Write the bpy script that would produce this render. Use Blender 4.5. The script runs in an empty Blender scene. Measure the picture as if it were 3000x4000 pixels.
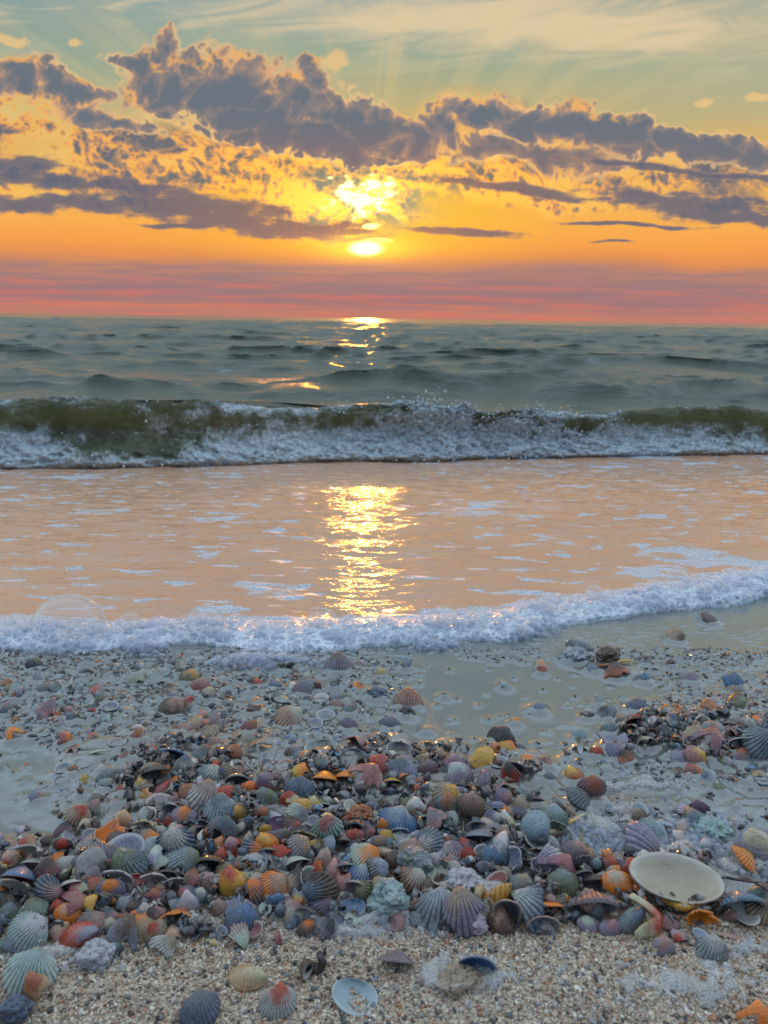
import bpy, math, random
import numpy as np
from mathutils import Matrix, Vector

R = math.radians
random.seed(7)
rng = np.random.default_rng(11)
scene = bpy.context.scene
COL = scene.collection

# ------------------------------------------------------------------ camera
CAM_H = 0.40
FPX = 2910.0                       # focal length in photograph pixels (4000 high)
PITCH, ROLL = R(14.55), R(0.88)
cam = bpy.data.cameras.new('camera')
cam.sensor_fit = 'VERTICAL'; cam.sensor_height = 36.0; cam.sensor_width = 27.0
cam.lens = FPX / 4000.0 * 36.0
cam.clip_start = 0.01; cam.clip_end = 20000.0
cam.dof.use_dof = True; cam.dof.focus_distance = 0.74; cam.dof.aperture_fstop = 15.0
camo = bpy.data.objects.new('camera', cam); COL.objects.link(camo)
CM = Matrix.Translation((0, 0, CAM_H)) @ Matrix.Rotation(math.pi/2 - PITCH, 4, 'X') @ Matrix.Rotation(ROLL, 4, 'Z')
camo.matrix_world = CM
scene.camera = camo
C3 = CM.to_3x3()
RIGHT, UP, FWD = C3.col[0].copy(), C3.col[1].copy(), -C3.col[2]

def ray(px, py):
    return (FWD + RIGHT*((px-1500)/FPX) + UP*((2000-py)/FPX))
def depth_of(p):
    return (Vector(p) - Vector((0, 0, CAM_H))).dot(FWD)
def to_px(x, y, z):
    dx, dy, dz = x, y, z-CAM_H
    d = dx*FWD.x + dy*FWD.y + dz*FWD.z
    u = dx*RIGHT.x + dy*RIGHT.y + dz*RIGHT.z
    v = dx*UP.x + dy*UP.y + dz*UP.z
    return 1500 + FPX*u/d, 2000 - FPX*v/d

# ------------------------------------------------------------------ exposure
scene.view_settings.view_transform = 'Standard'
scene.view_settings.look = 'None'
scene.view_settings.exposure = 0.0
scene.view_settings.gamma = 1.0
scene.cycles.max_bounces = 8
scene.cycles.diffuse_bounces = 3
scene.cycles.glossy_bounces = 4
scene.cycles.transparent_max_bounces = 48
scene.cycles.caustics_reflective = False
scene.cycles.caustics_refractive = False
scene.cycles.sample_clamp_indirect = 4.0

# ------------------------------------------------------------------ node helper
class NG:
    flat = False
    def __init__(s, nt): s.nt = nt; s.n = nt.nodes; s.l = nt.links
    def put(s, sock, v):
        if isinstance(v, bpy.types.NodeSocket): s.l.new(v, sock)
        elif v is not None:
            try: sock.default_value = v
            except Exception: sock.default_value = (v, v, v)
    def m(s, op, a, b=None, c=None, clamp=False):
        n = s.n.new('ShaderNodeMath'); n.operation = op; n.use_clamp = clamp
        s.put(n.inputs[0], a)
        if b is not None: s.put(n.inputs[1], b)
        if c is not None: s.put(n.inputs[2], c)
        return n.outputs[0]
    def add(s, a, b): return s.m('ADD', a, b)
    def sub(s, a, b): return s.m('SUBTRACT', a, b)
    def mul(s, a, b): return s.m('MULTIPLY', a, b)
    def vm(s, op, a, b=None, out=0, scale=None):
        n = s.n.new('ShaderNodeVectorMath'); n.operation = op
        s.put(n.inputs[0], a)
        if b is not None: s.put(n.inputs[1], b)
        if scale is not None: s.put(n.inputs['Scale'], scale)
        return n.outputs[out]
    def ss(s, v, a, b, c=0.0, d=1.0, mode='SMOOTHSTEP'):
        n = s.n.new('ShaderNodeMapRange'); n.interpolation_type = mode; n.clamp = True
        s.put(n.inputs[0], v)
        for i, q in enumerate((a, b, c, d)): s.put(n.inputs[i+1], q)
        return n.outputs[0]
    def noise(s, v, scale, detail=4, rough=0.5, dist=0.0, color=False, dim='3D', lac=2.0):
        if s.flat: dim = '2D'
        n = s.n.new('ShaderNodeTexNoise'); n.noise_dimensions = dim
        if v is not None: s.put(n.inputs['Vector'], v)
        n.inputs['Scale'].default_value = scale; n.inputs['Detail'].default_value = detail
        n.inputs['Roughness'].default_value = rough; n.inputs['Distortion'].default_value = dist
        n.inputs['Lacunarity'].default_value = lac
        return n.outputs['Color' if color else 'Fac']
    def vor(s, v, scale, feature='F1', out='Distance', rnd=1.0, smooth=None):
        n = s.n.new('ShaderNodeTexVoronoi'); n.feature = feature
        if v is not None: s.put(n.inputs['Vector'], v)
        n.inputs['Scale'].default_value = scale; n.inputs['Randomness'].default_value = rnd
        if smooth is not None: n.inputs['Smoothness'].default_value = smooth
        return n.outputs[out]
    def ramp(s, f, stops, interp='LINEAR'):
        n = s.n.new('ShaderNodeValToRGB'); cr = n.color_ramp; cr.interpolation = interp
        while len(cr.elements) < len(stops): cr.elements.new(0.5)
        for e, (p, c) in zip(cr.elements, stops):
            e.position = p; e.color = (c[0], c[1], c[2], 1) if hasattr(c, '__len__') else (c, c, c, 1)
        s.put(n.inputs[0], f); return n.outputs[0]
    def mix(s, f, a, b, blend='MIX'):
        n = s.n.new('ShaderNodeMix'); n.data_type = 'RGBA'; n.blend_type = blend; n.clamp_factor = True
        s.put(n.inputs[0], f)
        for i, v in ((6, a), (7, b)):
            if isinstance(v, bpy.types.NodeSocket): s.l.new(v, n.inputs[i])
            else: n.inputs[i].default_value = (v[0], v[1], v[2], 1)
        return n.outputs[2]
    def comb(s, x, y, z):
        n = s.n.new('ShaderNodeCombineXYZ')
        for i, v in enumerate((x, y, z)): s.put(n.inputs[i], v)
        return n.outputs[0]
    def sep(s, v):
        n = s.n.new('ShaderNodeSeparateXYZ'); s.put(n.inputs[0], v); return n.outputs
    def mapping(s, v, loc=(0,0,0), rot=(0,0,0), sc=(1,1,1), kind='TEXTURE'):
        n = s.n.new('ShaderNodeMapping'); n.vector_type = kind
        s.put(n.inputs[0], v); n.inputs[1].default_value = loc; n.inputs[2].default_value = rot; n.inputs[3].default_value = sc
        return n.outputs[0]
    def attr(s, name, out='Fac', kind='GEOMETRY'):
        n = s.n.new('ShaderNodeAttribute'); n.attribute_type = kind; n.attribute_name = name; return n.outputs[out]
    def bump(s, h, strength=0.3, dist=0.001, normal=None):
        n = s.n.new('ShaderNodeBump'); s.put(n.inputs['Strength'], strength); s.put(n.inputs['Distance'], dist)
        s.put(n.inputs['Height'], h)
        if normal is not None: s.put(n.inputs['Normal'], normal)
        return n.outputs[0]

def lin(r, g, b):
    f = lambda c: (c/255/12.92) if c/255 <= 0.04045 else ((c/255+0.055)/1.055)**2.4
    return (f(r), f(g), f(b))

# ------------------------------------------------------------------ sky and sun
SUN_PX = (1432, 968)
sd = ray(*SUN_PX).normalized()
SUN_EL = math.asin(sd.z); SUN_AZ = math.atan2(sd.x, sd.y)
sun = bpy.data.lights.new('sun', 'SUN'); sun.energy = 0.9; sun.angle = R(1.0); sun.color = (1.0, 0.36, 0.035)
suno = bpy.data.objects.new('sun', sun); COL.objects.link(suno)
suno.rotation_euler = (-sd).to_track_quat('-Z', 'Y').to_euler()

def build_world():
    w = bpy.data.worlds.new("World"); scene.world = w; w.use_nodes = True
    nt = w.node_tree; nt.nodes.clear(); g = NG(nt); g.flat = True
    out = nt.nodes.new('ShaderNodeOutputWorld'); bg = nt.nodes.new('ShaderNodeBackground')
    nt.links.new(bg.outputs[0], out.inputs[0])
    tc = nt.nodes.new('ShaderNodeTexCoord'); d = tc.outputs['Generated']
    sky = nt.nodes.new('ShaderNodeTexSky'); sky.sky_type = 'NISHITA'; sky.sun_disc = False
    sky.sun_elevation = SUN_EL; sky.sun_rotation = SUN_AZ
    sky.air_density = 1.2; sky.dust_density = 1.0; sky.ozone_density = 2.0
    nis = g.vm('SCALE', sky.outputs[0], scale=0.11)
    # direction on a fixed tangent plane round the sunset (world directions, kilo-units)
    df = g.vm('DOT_PRODUCT', d, tuple(FWD), out=1)
    dfc = g.m('MAXIMUM', df, 0.12)
    X = g.add(g.mul(g.m('DIVIDE', g.vm('DOT_PRODUCT', d, tuple(RIGHT), out=1), dfc), FPX/1000), 1.5)
    Y = g.sub(2.0, g.mul(g.m('DIVIDE', g.vm('DOT_PRODUCT', d, tuple(UP), out=1), dfc), FPX/1000))
    YL = g.sub(Y, g.mul(g.sub(X, 1.5), 0.0153))
    P = g.comb(X, Y, 0.0)
    # ---- background gradient by height above the sea
    f = g.ss(YL, -1.3, 1.3, 0, 1, 'LINEAR')
    def st(y, c): return ((y+1.3)/2.6, lin(*c))
    soft = g.noise(g.mapping(P, sc=(1.0, 0.35, 1)), 1.6, 3, 0.5)
    f = g.add(f, g.mul(g.sub(soft, 0.5), 0.035))
    base = g.ramp(f, [st(-1.3, (128,150,172)), st(-0.4, (140,160,170)), st(0.0, (150,167,164)), st(0.25, (160,172,146)), st(0.42, (188,176,130)),
                      st(0.58, (222,178,104)), st(0.74, (240,180,88)), st(0.86, (250,176,84)), st(0.95, (248,160,80)),
                      st(1.01, (226,144,86)), st(1.055, (184,132,114)), st(1.11, (168,124,122)), st(1.17, (172,120,118)),
                      st(1.22, (198,128,108)), st(1.262, (188,124,114))])
    # left of the frame cooler, right warmer in the upper sky
    upm = g.ss(YL, 0.55, 0.1)
    base = g.mix(g.mul(upm, g.ss(X, 0.9, -0.4, 0, 0.5)), base, lin(122,150,148))
    base = g.mix(g.mul(upm, g.ss(X, 1.6, 3.0, 0, 0.55)), base, lin(188,180,146))
    # cirrus veil high up
    pc = g.mapping(P, rot=(0, 0, R(-6)), sc=(1.0, 0.16, 1))
    ci = g.noise(pc, 1.7, 7, 0.55, 0.6)
    cm = g.mul(g.ss(ci, 0.47, 0.68), g.ss(YL, 0.42, 0.05))
    ell = g.vm('LENGTH', g.mapping(P, (2.05, 0.09, 0), (0, 0, R(3)), (1.25, 0.13, 1)), out=1)
    cm2 = g.mul(g.ss(g.add(ell, g.mul(g.sub(ci, 0.5), 2.2)), 1.15, 0.2), 0.85)
    cm = g.m('MAXIMUM', g.mul(cm, 0.55), cm2)
    base = g.mix(cm, base, lin(226,204,164))
    # ---- sunlight scattered round the sun
    sx = SUN_PX[0]/1000; sy = SUN_PX[1]/1000
    def glow(cx, cy, rx, ry, rot=0):
        e = g.vm('LENGTH', g.mapping(P, (cx, cy, 0), (0, 0, R(rot)), (rx, ry, 1)), out=1)
        return g.m('EXPONENT', g.mul(g.mul(e, e), -1.0))
    near = glow(sx, 0.80, 0.62, 0.24)
    near2 = glow(sx, 0.76, 0.22, 0.15)
    wide = glow(sx, 0.9, 1.5, 0.5)
    base = g.mix(g.mul(g.mul(near, g.ss(YL, 1.06, 0.95)), 0.85), base, lin(255,196,52))
    base = g.mix(g.mul(g.mul(near2, g.ss(YL, 0.99, 0.93)), 0.8), base, lin(255,232,120))
    # faint rays fanning up from the sun
    ang = g.m('ARCTAN2', g.sub(X, sx), g.sub(sy, Y))
    rays = g.noise(g.comb(g.mul(ang, 1.0), 3.3, 0), 9.0, 3, 0.6)
    rm = g.mul(g.mul(g.ss(rays, 0.42, 0.66), g.ss(YL, 0.62, 0.45)), g.ss(YL, -0.3, 0.3))
    base = g.mix(g.mul(rm, 0.16), base, lin(238,206,140))
    # ---- pink streaks low over the sea
    pk = g.noise(g.mapping(P, rot=(0, 0, R(1)), sc=(0.8, 0.045, 1)), 2.0, 5, 0.55)
    pkm = g.mul(g.mul(g.ss(pk, 0.52, 0.66), g.ss(YL, 1.06, 1.13)), 0.30)
    base = g.mix(pkm, base, lin(238,118,96))
    pkm = g.mul(g.mul(g.ss(pk, 0.56, 0.38), g.ss(YL, 1.0, 1.07)), g.mul(g.ss(YL, 1.25, 1.17), 0.62))
    base = g.mix(pkm, base, lin(152,122,126))
    # ---- warps that give clouds their edges
    w1 = g.vm('SUBTRACT', g.noise(P, 3.2, 2, 0.5, color=True), (0.5, 0.5, 0.5))
    Pq = g.vm('ADD', P, g.vm('SCALE', w1, scale=0.10))
    bil = lambda sc, d: g.m('ABSOLUTE', g.sub(g.noise(Pq, sc, d, 0.5), 0.5))
    puff = g.mul(bil(7.0, 1), 4.5); puff2 = g.mul(bil(19.0, 2), 4.5)
    fine = g.noise(P, 11.0, 6, 0.6)
    Pw = g.vm('ADD', P, g.vm('MULTIPLY', w1, (0.28, 0.16, 0)))
    Pb = g.vm('ADD', P, g.vm('MULTIPLY', w1, (0.2, 0.045, 0)))
    def field(blobs, k=0.25, Pw=Pw):
        acc = None
        for (cx, cy, rx, ry, rot) in blobs:
            e = g.vm('LENGTH', g.mapping(Pw, (cx/1000, cy/1000, 0), (0, 0, R(rot)), (rx/1000, ry/1000, 1)), out=1)
            if acc is None: acc = e
            else: acc = g.m('SMOOTH_MIN', acc, e, k)
        return g.sub(1.0, acc)
    edge = g.add(g.mul(g.sub(puff, 0.36), 0.62), g.add(g.mul(g.sub(puff2, 0.36), 0.45), g.mul(g.sub(fine, 0.5), 0.55)))
    # mottled sheet lit from behind
    sheet = field([(150, 480, 420, 150, 8), (700, 640, 800, 150, 6), (250, 700, 600, 120, 4), (1250, 800, 420, 150, 2), (1900, 480, 380, 130, 5),
                   (1950, 640, 500, 130, 6), (2500, 640, 600, 130, 4), (2300, 760, 700, 100, 3), (60, 330, 240, 110, 5), (1450, 640, 400, 120, 0)])
    ps = g.mapping(g.vm('ADD', P, g.vm('SCALE', w1, scale=0.12)), rot=(0, 0, R(14)), sc=(1.3, 0.55, 1))
    mott = g.noise(ps, 6.5, 7, 0.60, 0.1)
    mbig = g.noise(P, 3.0, 3, 0.5)
    mfac = g.add(g.add(g.mul(g.sub(mott, 0.5), 2.0), g.mul(g.sub(puff2, 0.36), 0.42)), g.mul(g.sub(mbig, 0.5), 1.0))
    shm = g.ss(g.add(sheet, g.mul(g.sub(mbig, 0.5), 0.7)), -0.1, 0.4)
    shcol = g.ramp(g.add(mfac, 0.5), [(0.05, lin(255,212,120)), (0.34, lin(252,190,98)), (0.47, lin(238,170,100)), (0.57, lin(196,150,114)), (0.70, lin(152,132,122)), (0.88, lin(112,114,124))])
    bright = g.mix(1.0, shcol, g.ramp(near, [(0, (1, 1, 1)), (0.5, (1.25, 1.05, 0.6)), (1.0, (1.6, 1.5, 0.8))]), 'MULTIPLY')
    bright = g.vm('SCALE', bright, scale=g.add(0.93, g.mul(near, 0.5)))
    col = g.mix(g.mul(shm, g.ss(mfac, -0.40, 0.0, 0.45, 1.0)), base, bright)
    # dark cumulus with lit rims
    cum = field([(560, 300, 110, 130, 0), (690, 330, 220, 135, 6), (655, 190, 55, 75, 20), (880, 330, 200, 150, 12), (1020, 440, 260, 130, 12), (1190, 420, 240, 145, 20), (1130, 545, 260, 60, 8), (1300, 540, 400, 90, 6),
                 (1400, 470, 170, 105, 15), (1640, 530, 240, 95, 3), (1720, 460, 100, 75, 0), (1900, 470, 150, 80, -10), (2040, 470, 160, 80, 0), (2200, 480, 200, 100, 0), (2420, 540, 360, 100, 8), (2720, 570, 350, 70, 8), (2980, 600, 220, 60, 6),
                 (2150, 620, 330, 60, 8), (60, 300, 170, 75, 0), (240, 350, 150, 65, 0), (330, 450, 190, 60, 6), (500, 480, 160, 32, 10), (1900, 600, 160, 55, -10)], 0.12)
    cd = g.add(g.add(cum, 0.05), g.mul(edge, 0.52))
    upper = g.sub(cd, g.mul(g.ss(YL, 0.25, 0.75), 0.0))
    ca = g.ss(cd, -0.12, 0.20)
    rimc = g.mix(near, lin(252,204,138), (1.5, 1.0, 0.28))
    body = g.ramp(g.add(g.add(g.mul(cd, 0.75), g.add(g.mul(g.sub(puff, 0.36), 0.30), g.mul(g.sub(puff2, 0.36), 0.10))), g.mul(g.sub(mbig, 0.5), 0.9)), [(0.0, lin(216,170,128)), (0.14, lin(172,144,126)), (0.32, lin(140,130,128)), (0.66, lin(108,116,126))])
    body = g.mix(g.mul(wide, g.ss(YL, 0.42, 0.62, 0, 0.30)), body, lin(186,122,90))
    ccol = g.mix(g.mul(g.ss(cd, 0.22, 0.02), g.ss(mbig, 0.38, 0.56, 0.35, 1)), body, rimc)
    # holes of light inside the body
    hole = g.mul(g.ss(mfac, -0.10, -0.45), g.ss(cd, 0.55, 0.25))
    ccol = g.mix(g.mul(hole, 0.75), ccol, g.mix(near, lin(244,178,98), (1.3, 0.8, 0.2)))
    col = g.mix(ca, col, ccol)
    # small lit puffs high left and right
    pf = field([(70, 150, 70, 22, 0), (290, 178, 34, 20, 0), (2740, 385, 60, 16, 0), (2950, 395, 90, 14, 0), (1300, 250, 70, 45, 0)], 0.1)
    pfa = g.ss(g.add(pf, g.mul(edge, 0.5)), -0.1, 0.5)
    col = g.mix(g.mul(pfa, 0.8), col, lin(236,196,134))
    # flat slate bars with ragged tops
    bar = field([(330, 790, 420, 34, 2), (620, 800, 460, 60, 3), (900, 850, 330, 55, 4), (1130, 895, 320, 46, 2), (200, 700, 260, 40, 6), (480, 730, 260, 40, 8), (60, 800, 200, 42, 0), (30, 640, 220, 40, 6), (1800, 905, 270, 17, 3),
                 (2600, 665, 430, 18, 6), (2900, 690, 300, 14, 1), (2780, 810, 330, 60, 3), (2500, 770, 260, 28, 8), (2050, 745, 330, 24, 7), (700, 880, 260, 12, 1), (2480, 880, 330, 9, 2), (2400, 945, 120, 6, 0), (2880, 850, 240, 35, 2), (1420, 935, 90, 9, 0), (1380, 908, 80, 16, 0)], 0.15, Pb)
    edb = g.noise(g.mapping(P, rot=(0, 0, R(3)), sc=(1.0, 0.32, 1)), 7.0, 6, 0.6)
    bd = g.add(bar, g.add(g.mul(g.sub(edb, 0.5), 1.9), g.mul(edge, 0.14)))
    ba = g.ss(bd, -0.15, 0.40)
    bcol = g.ramp(bd, [(0.0, lin(208,150,104)), (0.15, lin(150,126,118)), (0.4, lin(110,110,122)), (0.8, lin(100,104,120))])
    bcol = g.mix(g.mul(near, 0.35), bcol, lin(200,120,60))
    col = g.mix(g.mul(ba, 0.93), col, bcol)
    # ---- breaks of white light above the sun, and the sun itself
    brk = g.noise(g.mapping(P, sc=(1.5, 0.8, 1)), 24.0, 5, 0.6)
    g1 = glow(1.42, 0.77, 0.14, 0.085); 
    bm = g.mul(g.ss(g.add(brk, g.mul(g1, 0.34)), 0.66, 0.84), g.ss(g1, 0.03, 0.25))
    col = g.mix(bm, col, (3.2, 2.5, 0.9))
    g2 = glow(1.448, 0.884, 0.035, 0.012); col = g.mix(g.ss(g2, 0.35, 0.6), col, (3.5, 2.4, 0.6))
    g3 = glow(1.475, 0.94, 0.06, 0.012); col = g.mix(g.ss(g3, 0.25, 0.6), col, (3.0, 1.9, 0.35))
    halo = glow(sx, sy, 0.19, 0.045)
    col = g.vm('ADD', col, g.vm('SCALE', (1.0, 0.42, 0.03), scale=g.mul(halo, 0.7)))
    halo2 = glow(sx, sy, 0.40, 0.10)
    col = g.vm('ADD', col, g.vm('SCALE', (0.35, 0.12, 0.0), scale=g.mul(halo2, 0.7)))
    disc = glow(sx-0.004, sy+0.002, 0.060, 0.026)
    sg_ = glow(sx, sy, 0.12, 0.034); col = g.mix(g.mul(sg_, 0.9), col, (1.5, 0.95, 0.10))
    col = g.mix(g.ss(disc, 0.12, 0.62), col, (3.4, 2.5, 0.95))
    # ---- away from the sunset: physical sky plus added fill, shaped to light the foreground
    dz = g.sep(d)[2]
    keep = g.mul(g.ss(df, 0.42, 0.70), g.ss(dz, 0.80, 0.50))
    back = g.vm('ADD', g.vm('MULTIPLY', nis, (1.5, 1.6, 1.8)), (0.46, 0.53, 0.60))
    rear = g.ss(g.add(g.mul(dz, 0.9), g.mul(g.sep(d)[1], 1.0)), -0.75, 0.75)
    back = g.mix(rear, (0.07, 0.15, 0.30), g.vm('SCALE', back, scale=1.5))
    back = g.mix(g.ss(dz, -0.002, -0.03), back, (0.08, 0.10, 0.10))
    col = g.mix(g.ss(dz, -0.002, -0.03), col, (0.08, 0.10, 0.10))
    bg2 = nt.nodes.new('ShaderNodeBackground'); ms = nt.nodes.new('ShaderNodeMixShader')
    nt.links.new(col, bg.inputs[0]); bg.inputs[1].default_value = 1.0
    nt.links.new(back, bg2.inputs[0]); bg2.inputs[1].default_value = 1.0
    nt.links.new(keep, ms.inputs[0]); nt.links.new(bg2.outputs[0], ms.inputs[1]); nt.links.new(bg.outputs[0], ms.inputs[2])
    nt.links.new(ms.outputs[0], out.inputs[0])
    w.cycles.sampling_method = 'MANUAL'; w.cycles.sample_map_resolution = 1024
build_world()

# ------------------------------------------------------------------ numeric noise
_perm = np.random.default_rng(5).permutation(512).astype(np.int64)
_gr = np.random.default_rng(6).normal(size=(512, 3)); _gr /= np.linalg.norm(_gr, axis=1)[:, None]
def perlin(x, y, z=0.0):
    x, y, z = np.broadcast_arrays(np.asarray(x, float), np.asarray(y, float), np.asarray(z, float))
    xi = np.floor(x).astype(np.int64); yi = np.floor(y).astype(np.int64); zi = np.floor(z).astype(np.int64)
    xf, yf, zf = x-xi, y-yi, z-zi
    fade = lambda t: t*t*t*(t*(t*6-15)+10)
    u, v, w = fade(xf), fade(yf), fade(zf)
    def gd(i, j, k):
        h = _perm[(_perm[(_perm[(xi+i) & 511] + yi+j) & 511] + zi+k) & 511]
        g = _gr[h]
        return g[..., 0]*(xf-i) + g[..., 1]*(yf-j) + g[..., 2]*(zf-k)
    def lp(a, b, t): return a + t*(b-a)
    c00 = lp(gd(0,0,0), gd(1,0,0), u); c10 = lp(gd(0,1,0), gd(1,1,0), u)
    c01 = lp(gd(0,0,1), gd(1,0,1), u); c11 = lp(gd(0,1,1), gd(1,1,1), u)
    return lp(lp(c00, c10, v), lp(c01, c11, v), w)
def fbm(x, y, z=0.0, o=4, g=0.5, ridged=False):
    s = 0.0; a = 1.0; f = 1.0
    for i in range(o):
        n = perlin(np.asarray(x)*f+i*7.3, np.asarray(y)*f+i*3.1, np.asarray(z)*f+i*1.7)
        s = s + a*((0.35-np.abs(n)) if ridged else n)
        a *= g; f *= 2.03
    return s
def sstep(v, a, b):
    t = np.clip((np.asarray(v, float)-a)/(b-a), 0, 1); return t*t*(3-2*t)

# ------------------------------------------------------------------ object helpers
def mesh_from(name, verts, faces, smooth=True, attrs=None):
    me = bpy.data.meshes.new(name)
    v = np.asarray(verts, np.float32).reshape(-1, 3)
    if isinstance(faces, list) and faces and isinstance(faces[0], (list, tuple)) and len({len(f) for f in faces}) > 1:
        me.from_pydata(v.tolist(), [], faces)
    else:
        f = np.asarray(faces, np.int32); k = f.shape[1]; n = len(f)
        me.vertices.add(len(v)); me.vertices.foreach_set('co', v.ravel())
        me.loops.add(n*k); me.loops.foreach_set('vertex_index', f.ravel())
        me.polygons.add(n)
        me.polygons.foreach_set('loop_start', np.arange(0, n*k, k, dtype=np.int32))
        me.update(calc_edges=True)
    me.polygons.foreach_set('use_smooth', np.full(len(me.polygons), smooth))
    for an, arr in (attrs or {}).items():
        a = me.attributes.new(an, 'FLOAT', 'POINT'); a.data.foreach_set('value', np.asarray(arr, np.float32).ravel())
    me.update(); me.validate()
    return me
def grid_faces(nr, nc, flip=False):
    i = np.arange(nr-1)[:, None]*nc + np.arange(nc-1)[None, :]
    i = i.ravel()
    f = np.stack([i, i+1, i+nc+1, i+nc], 1)
    return f[:, ::-1] if flip else f
def tag(o, label=None, cat=None, group=None, kind=None):
    if label: o['label'] = label
    if cat: o['category'] = cat
    if group: o['group'] = group
    if kind: o['kind'] = kind
    return o
def link(name, me, mat=None, parent=None):
    o = bpy.data.objects.new(name, me); COL.objects.link(o)
    if mat and len(me.materials) == 0: me.materials.append(mat)
    if parent: o.parent = parent
    return o
def ico(sub):
    t = (1+5**.5)/2
    v = np.array([(-1,t,0),(1,t,0),(-1,-t,0),(1,-t,0),(0,-1,t),(0,1,t),(0,-1,-t),(0,1,-t),(t,0,-1),(t,0,1),(-t,0,-1),(-t,0,1)], float)
    v /= np.linalg.norm(v[0])
    f = [(0,11,5),(0,5,1),(0,1,7),(0,7,10),(0,10,11),(1,5,9),(5,11,4),(11,10,2),(10,7,6),(7,1,8),(3,9,4),(3,4,2),(3,2,6),(3,6,8),(3,8,9),(4,9,5),(2,4,11),(6,2,10),(8,6,7),(9,8,1)]
    v = [tuple(a) for a in v]
    for _ in range(sub):
        c = {}; nf = []
        def mid(a, b):
            k = (min(a, b), max(a, b))
            if k not in c:
                m = (np.array(v[a])+np.array(v[b]))/2; m /= np.linalg.norm(m); v.append(tuple(m)); c[k] = len(v)-1
            return c[k]
        for a, b, d in f:
            x, y, z = mid(a, b), mid(b, d), mid(d, a)
            nf += [(a,x,z),(b,y,x),(d,z,y),(x,y,z)]
        f = nf
    return np.array(v), np.array(f, np.int32)
def scatter_mesh(protos, pos, scl, rot, name, smooth=True):
    """ONE mesh made of many small pieces of stuff; protos: list of (v, f); rot: Nx3x3; scl: Nx3"""
    V = []; F = []; A = []; off = 0
    pick = rng.integers(0, len(protos), len(pos))
    for k, (pv, pf) in enumerate(protos):
        ix = np.where(pick == k)[0]
        if len(ix) == 0: continue
        vv = pv[None]*scl[ix][:, None, :]
        vv = np.einsum('nij,nkj->nki', rot[ix], vv) + pos[ix][:, None, :]
        V.append(vv.reshape(-1, 3))
        F.append((pf[None] + (np.arange(len(ix))*len(pv))[:, None, None] + off).reshape(-1, pf.shape[1]))
        A.append(np.repeat(rng.random(len(ix)), len(pv)))
        off += len(ix)*len(pv)
    return mesh_from(name, np.concatenate(V), np.concatenate(F), smooth, {'rnd': np.concatenate(A)})
def rand_rot(n, flat=None):
    """random rotations; flat: standard deviation (radians) of the tilt away from upright"""
    q = rng.normal(size=(n, 4)); q /= np.linalg.norm(q, axis=1)[:, None]
    if flat is not None:
        yaw = rng.random(n)*math.tau; a = rng.normal(size=(n, 2))*flat
        cz, sz = np.cos(yaw), np.sin(yaw); z0 = np.zeros(n); o1 = np.ones(n)
        Z = np.stack([np.stack([cz, -sz, z0], 1), np.stack([sz, cz, z0], 1), np.stack([z0, z0, o1], 1)], 1)
        cx, sx = np.cos(a[:, 0]), np.sin(a[:, 0])
        Xm = np.stack([np.stack([o1, z0, z0], 1), np.stack([z0, cx, -sx], 1), np.stack([z0, sx, cx], 1)], 1)
        cy, sy = np.cos(a[:, 1]), np.sin(a[:, 1])
        Ym = np.stack([np.stack([cy, z0, sy], 1), np.stack([z0, o1, z0], 1), np.stack([-sy, z0, cy], 1)], 1)
        return Xm @ Ym @ Z
    w, x, y, z = q.T
    return np.stack([np.stack([1-2*(y*y+z*z), 2*(x*y-z*w), 2*(x*z+y*w)], 1),
                     np.stack([2*(x*y+z*w), 1-2*(x*x+z*z), 2*(y*z-x*w)], 1),
                     np.stack([2*(x*z-y*w), 2*(y*z+x*w), 1-2*(x*x+y*y)], 1)], 1)

def new_mat(name):
    m = bpy.data.materials.new(name); m.use_nodes = True; nt = m.node_tree
    b = nt.nodes['Principled BSDF']; return m, NG(nt), b
def setp(g, b, **k):
    names = {'base': 'Base Color', 'rough': 'Roughness', 'ior': 'IOR', 'coat': 'Coat Weight', 'coatr': 'Coat Roughness', 'coatior': 'Coat IOR',
             'normal': 'Normal', 'spec': 'Specular IOR Level', 'coatn': 'Coat Normal', 'alpha': 'Alpha', 'trans': 'Transmission Weight',
             'sss': 'Subsurface Weight', 'sssr': 'Subsurface Radius', 'ssss': 'Subsurface Scale', 'metal': 'Metallic'}
    for q, v in k.items():
        s = b.inputs[names[q]]
        if isinstance(v, bpy.types.NodeSocket): g.l.new(v, s)
        elif hasattr(v, '__len__') and len(v) == 3 and s.type == 'RGBA': s.default_value = (*v, 1)
        else: s.default_value = v

# ------------------------------------------------------------------ the lie of the beach
def swash_z(y):                                  # surface of the thin sheet of water sliding up the beach
    t = np.clip(np.asarray(y, float)-0.92, 0, 9); t = np.where(t > 2.4, 2.4+(t-2.4)*0.12, t)
    return 0.004 - 0.050*t - 0.019*t*t*np.clip(t/1.5, 0, 1)*0.9 - 0.006*t
FRONT = [(-700,2560),(0,2545),(150,2552),(330,2568),(480,2540),(700,2528),(880,2530),(1000,2560),(1150,2560),(1300,2545),(1480,2530),(1620,2515),(1800,2506),(1960,2516),(2080,2500),(2140,2462),(2300,2440),(2500,2405),(2700,2385),(2850,2372),(3000,2335),(3700,2240)]
BACK = [(-700,2400),(0,2398),(200,2400),(400,2412),(600,2405),(800,2392),(1000,2402),(1200,2405),(1400,2392),(1600,2385),(1800,2370),(1950,2355),(2100,2312),(2300,2290),(2500,2262),(2700,2225),(2850,2190),(3000,2168),(3700,2030)]
def ground_pt(px, py, z=0.0):
    d = ray(px, py); t = (z-CAM_H)/d.z; return d.x*t, d.y*t
def front_y(x):                                  # y of the foam's landward edge at x
    return np.interp(x, _FX, _FY)
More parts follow.
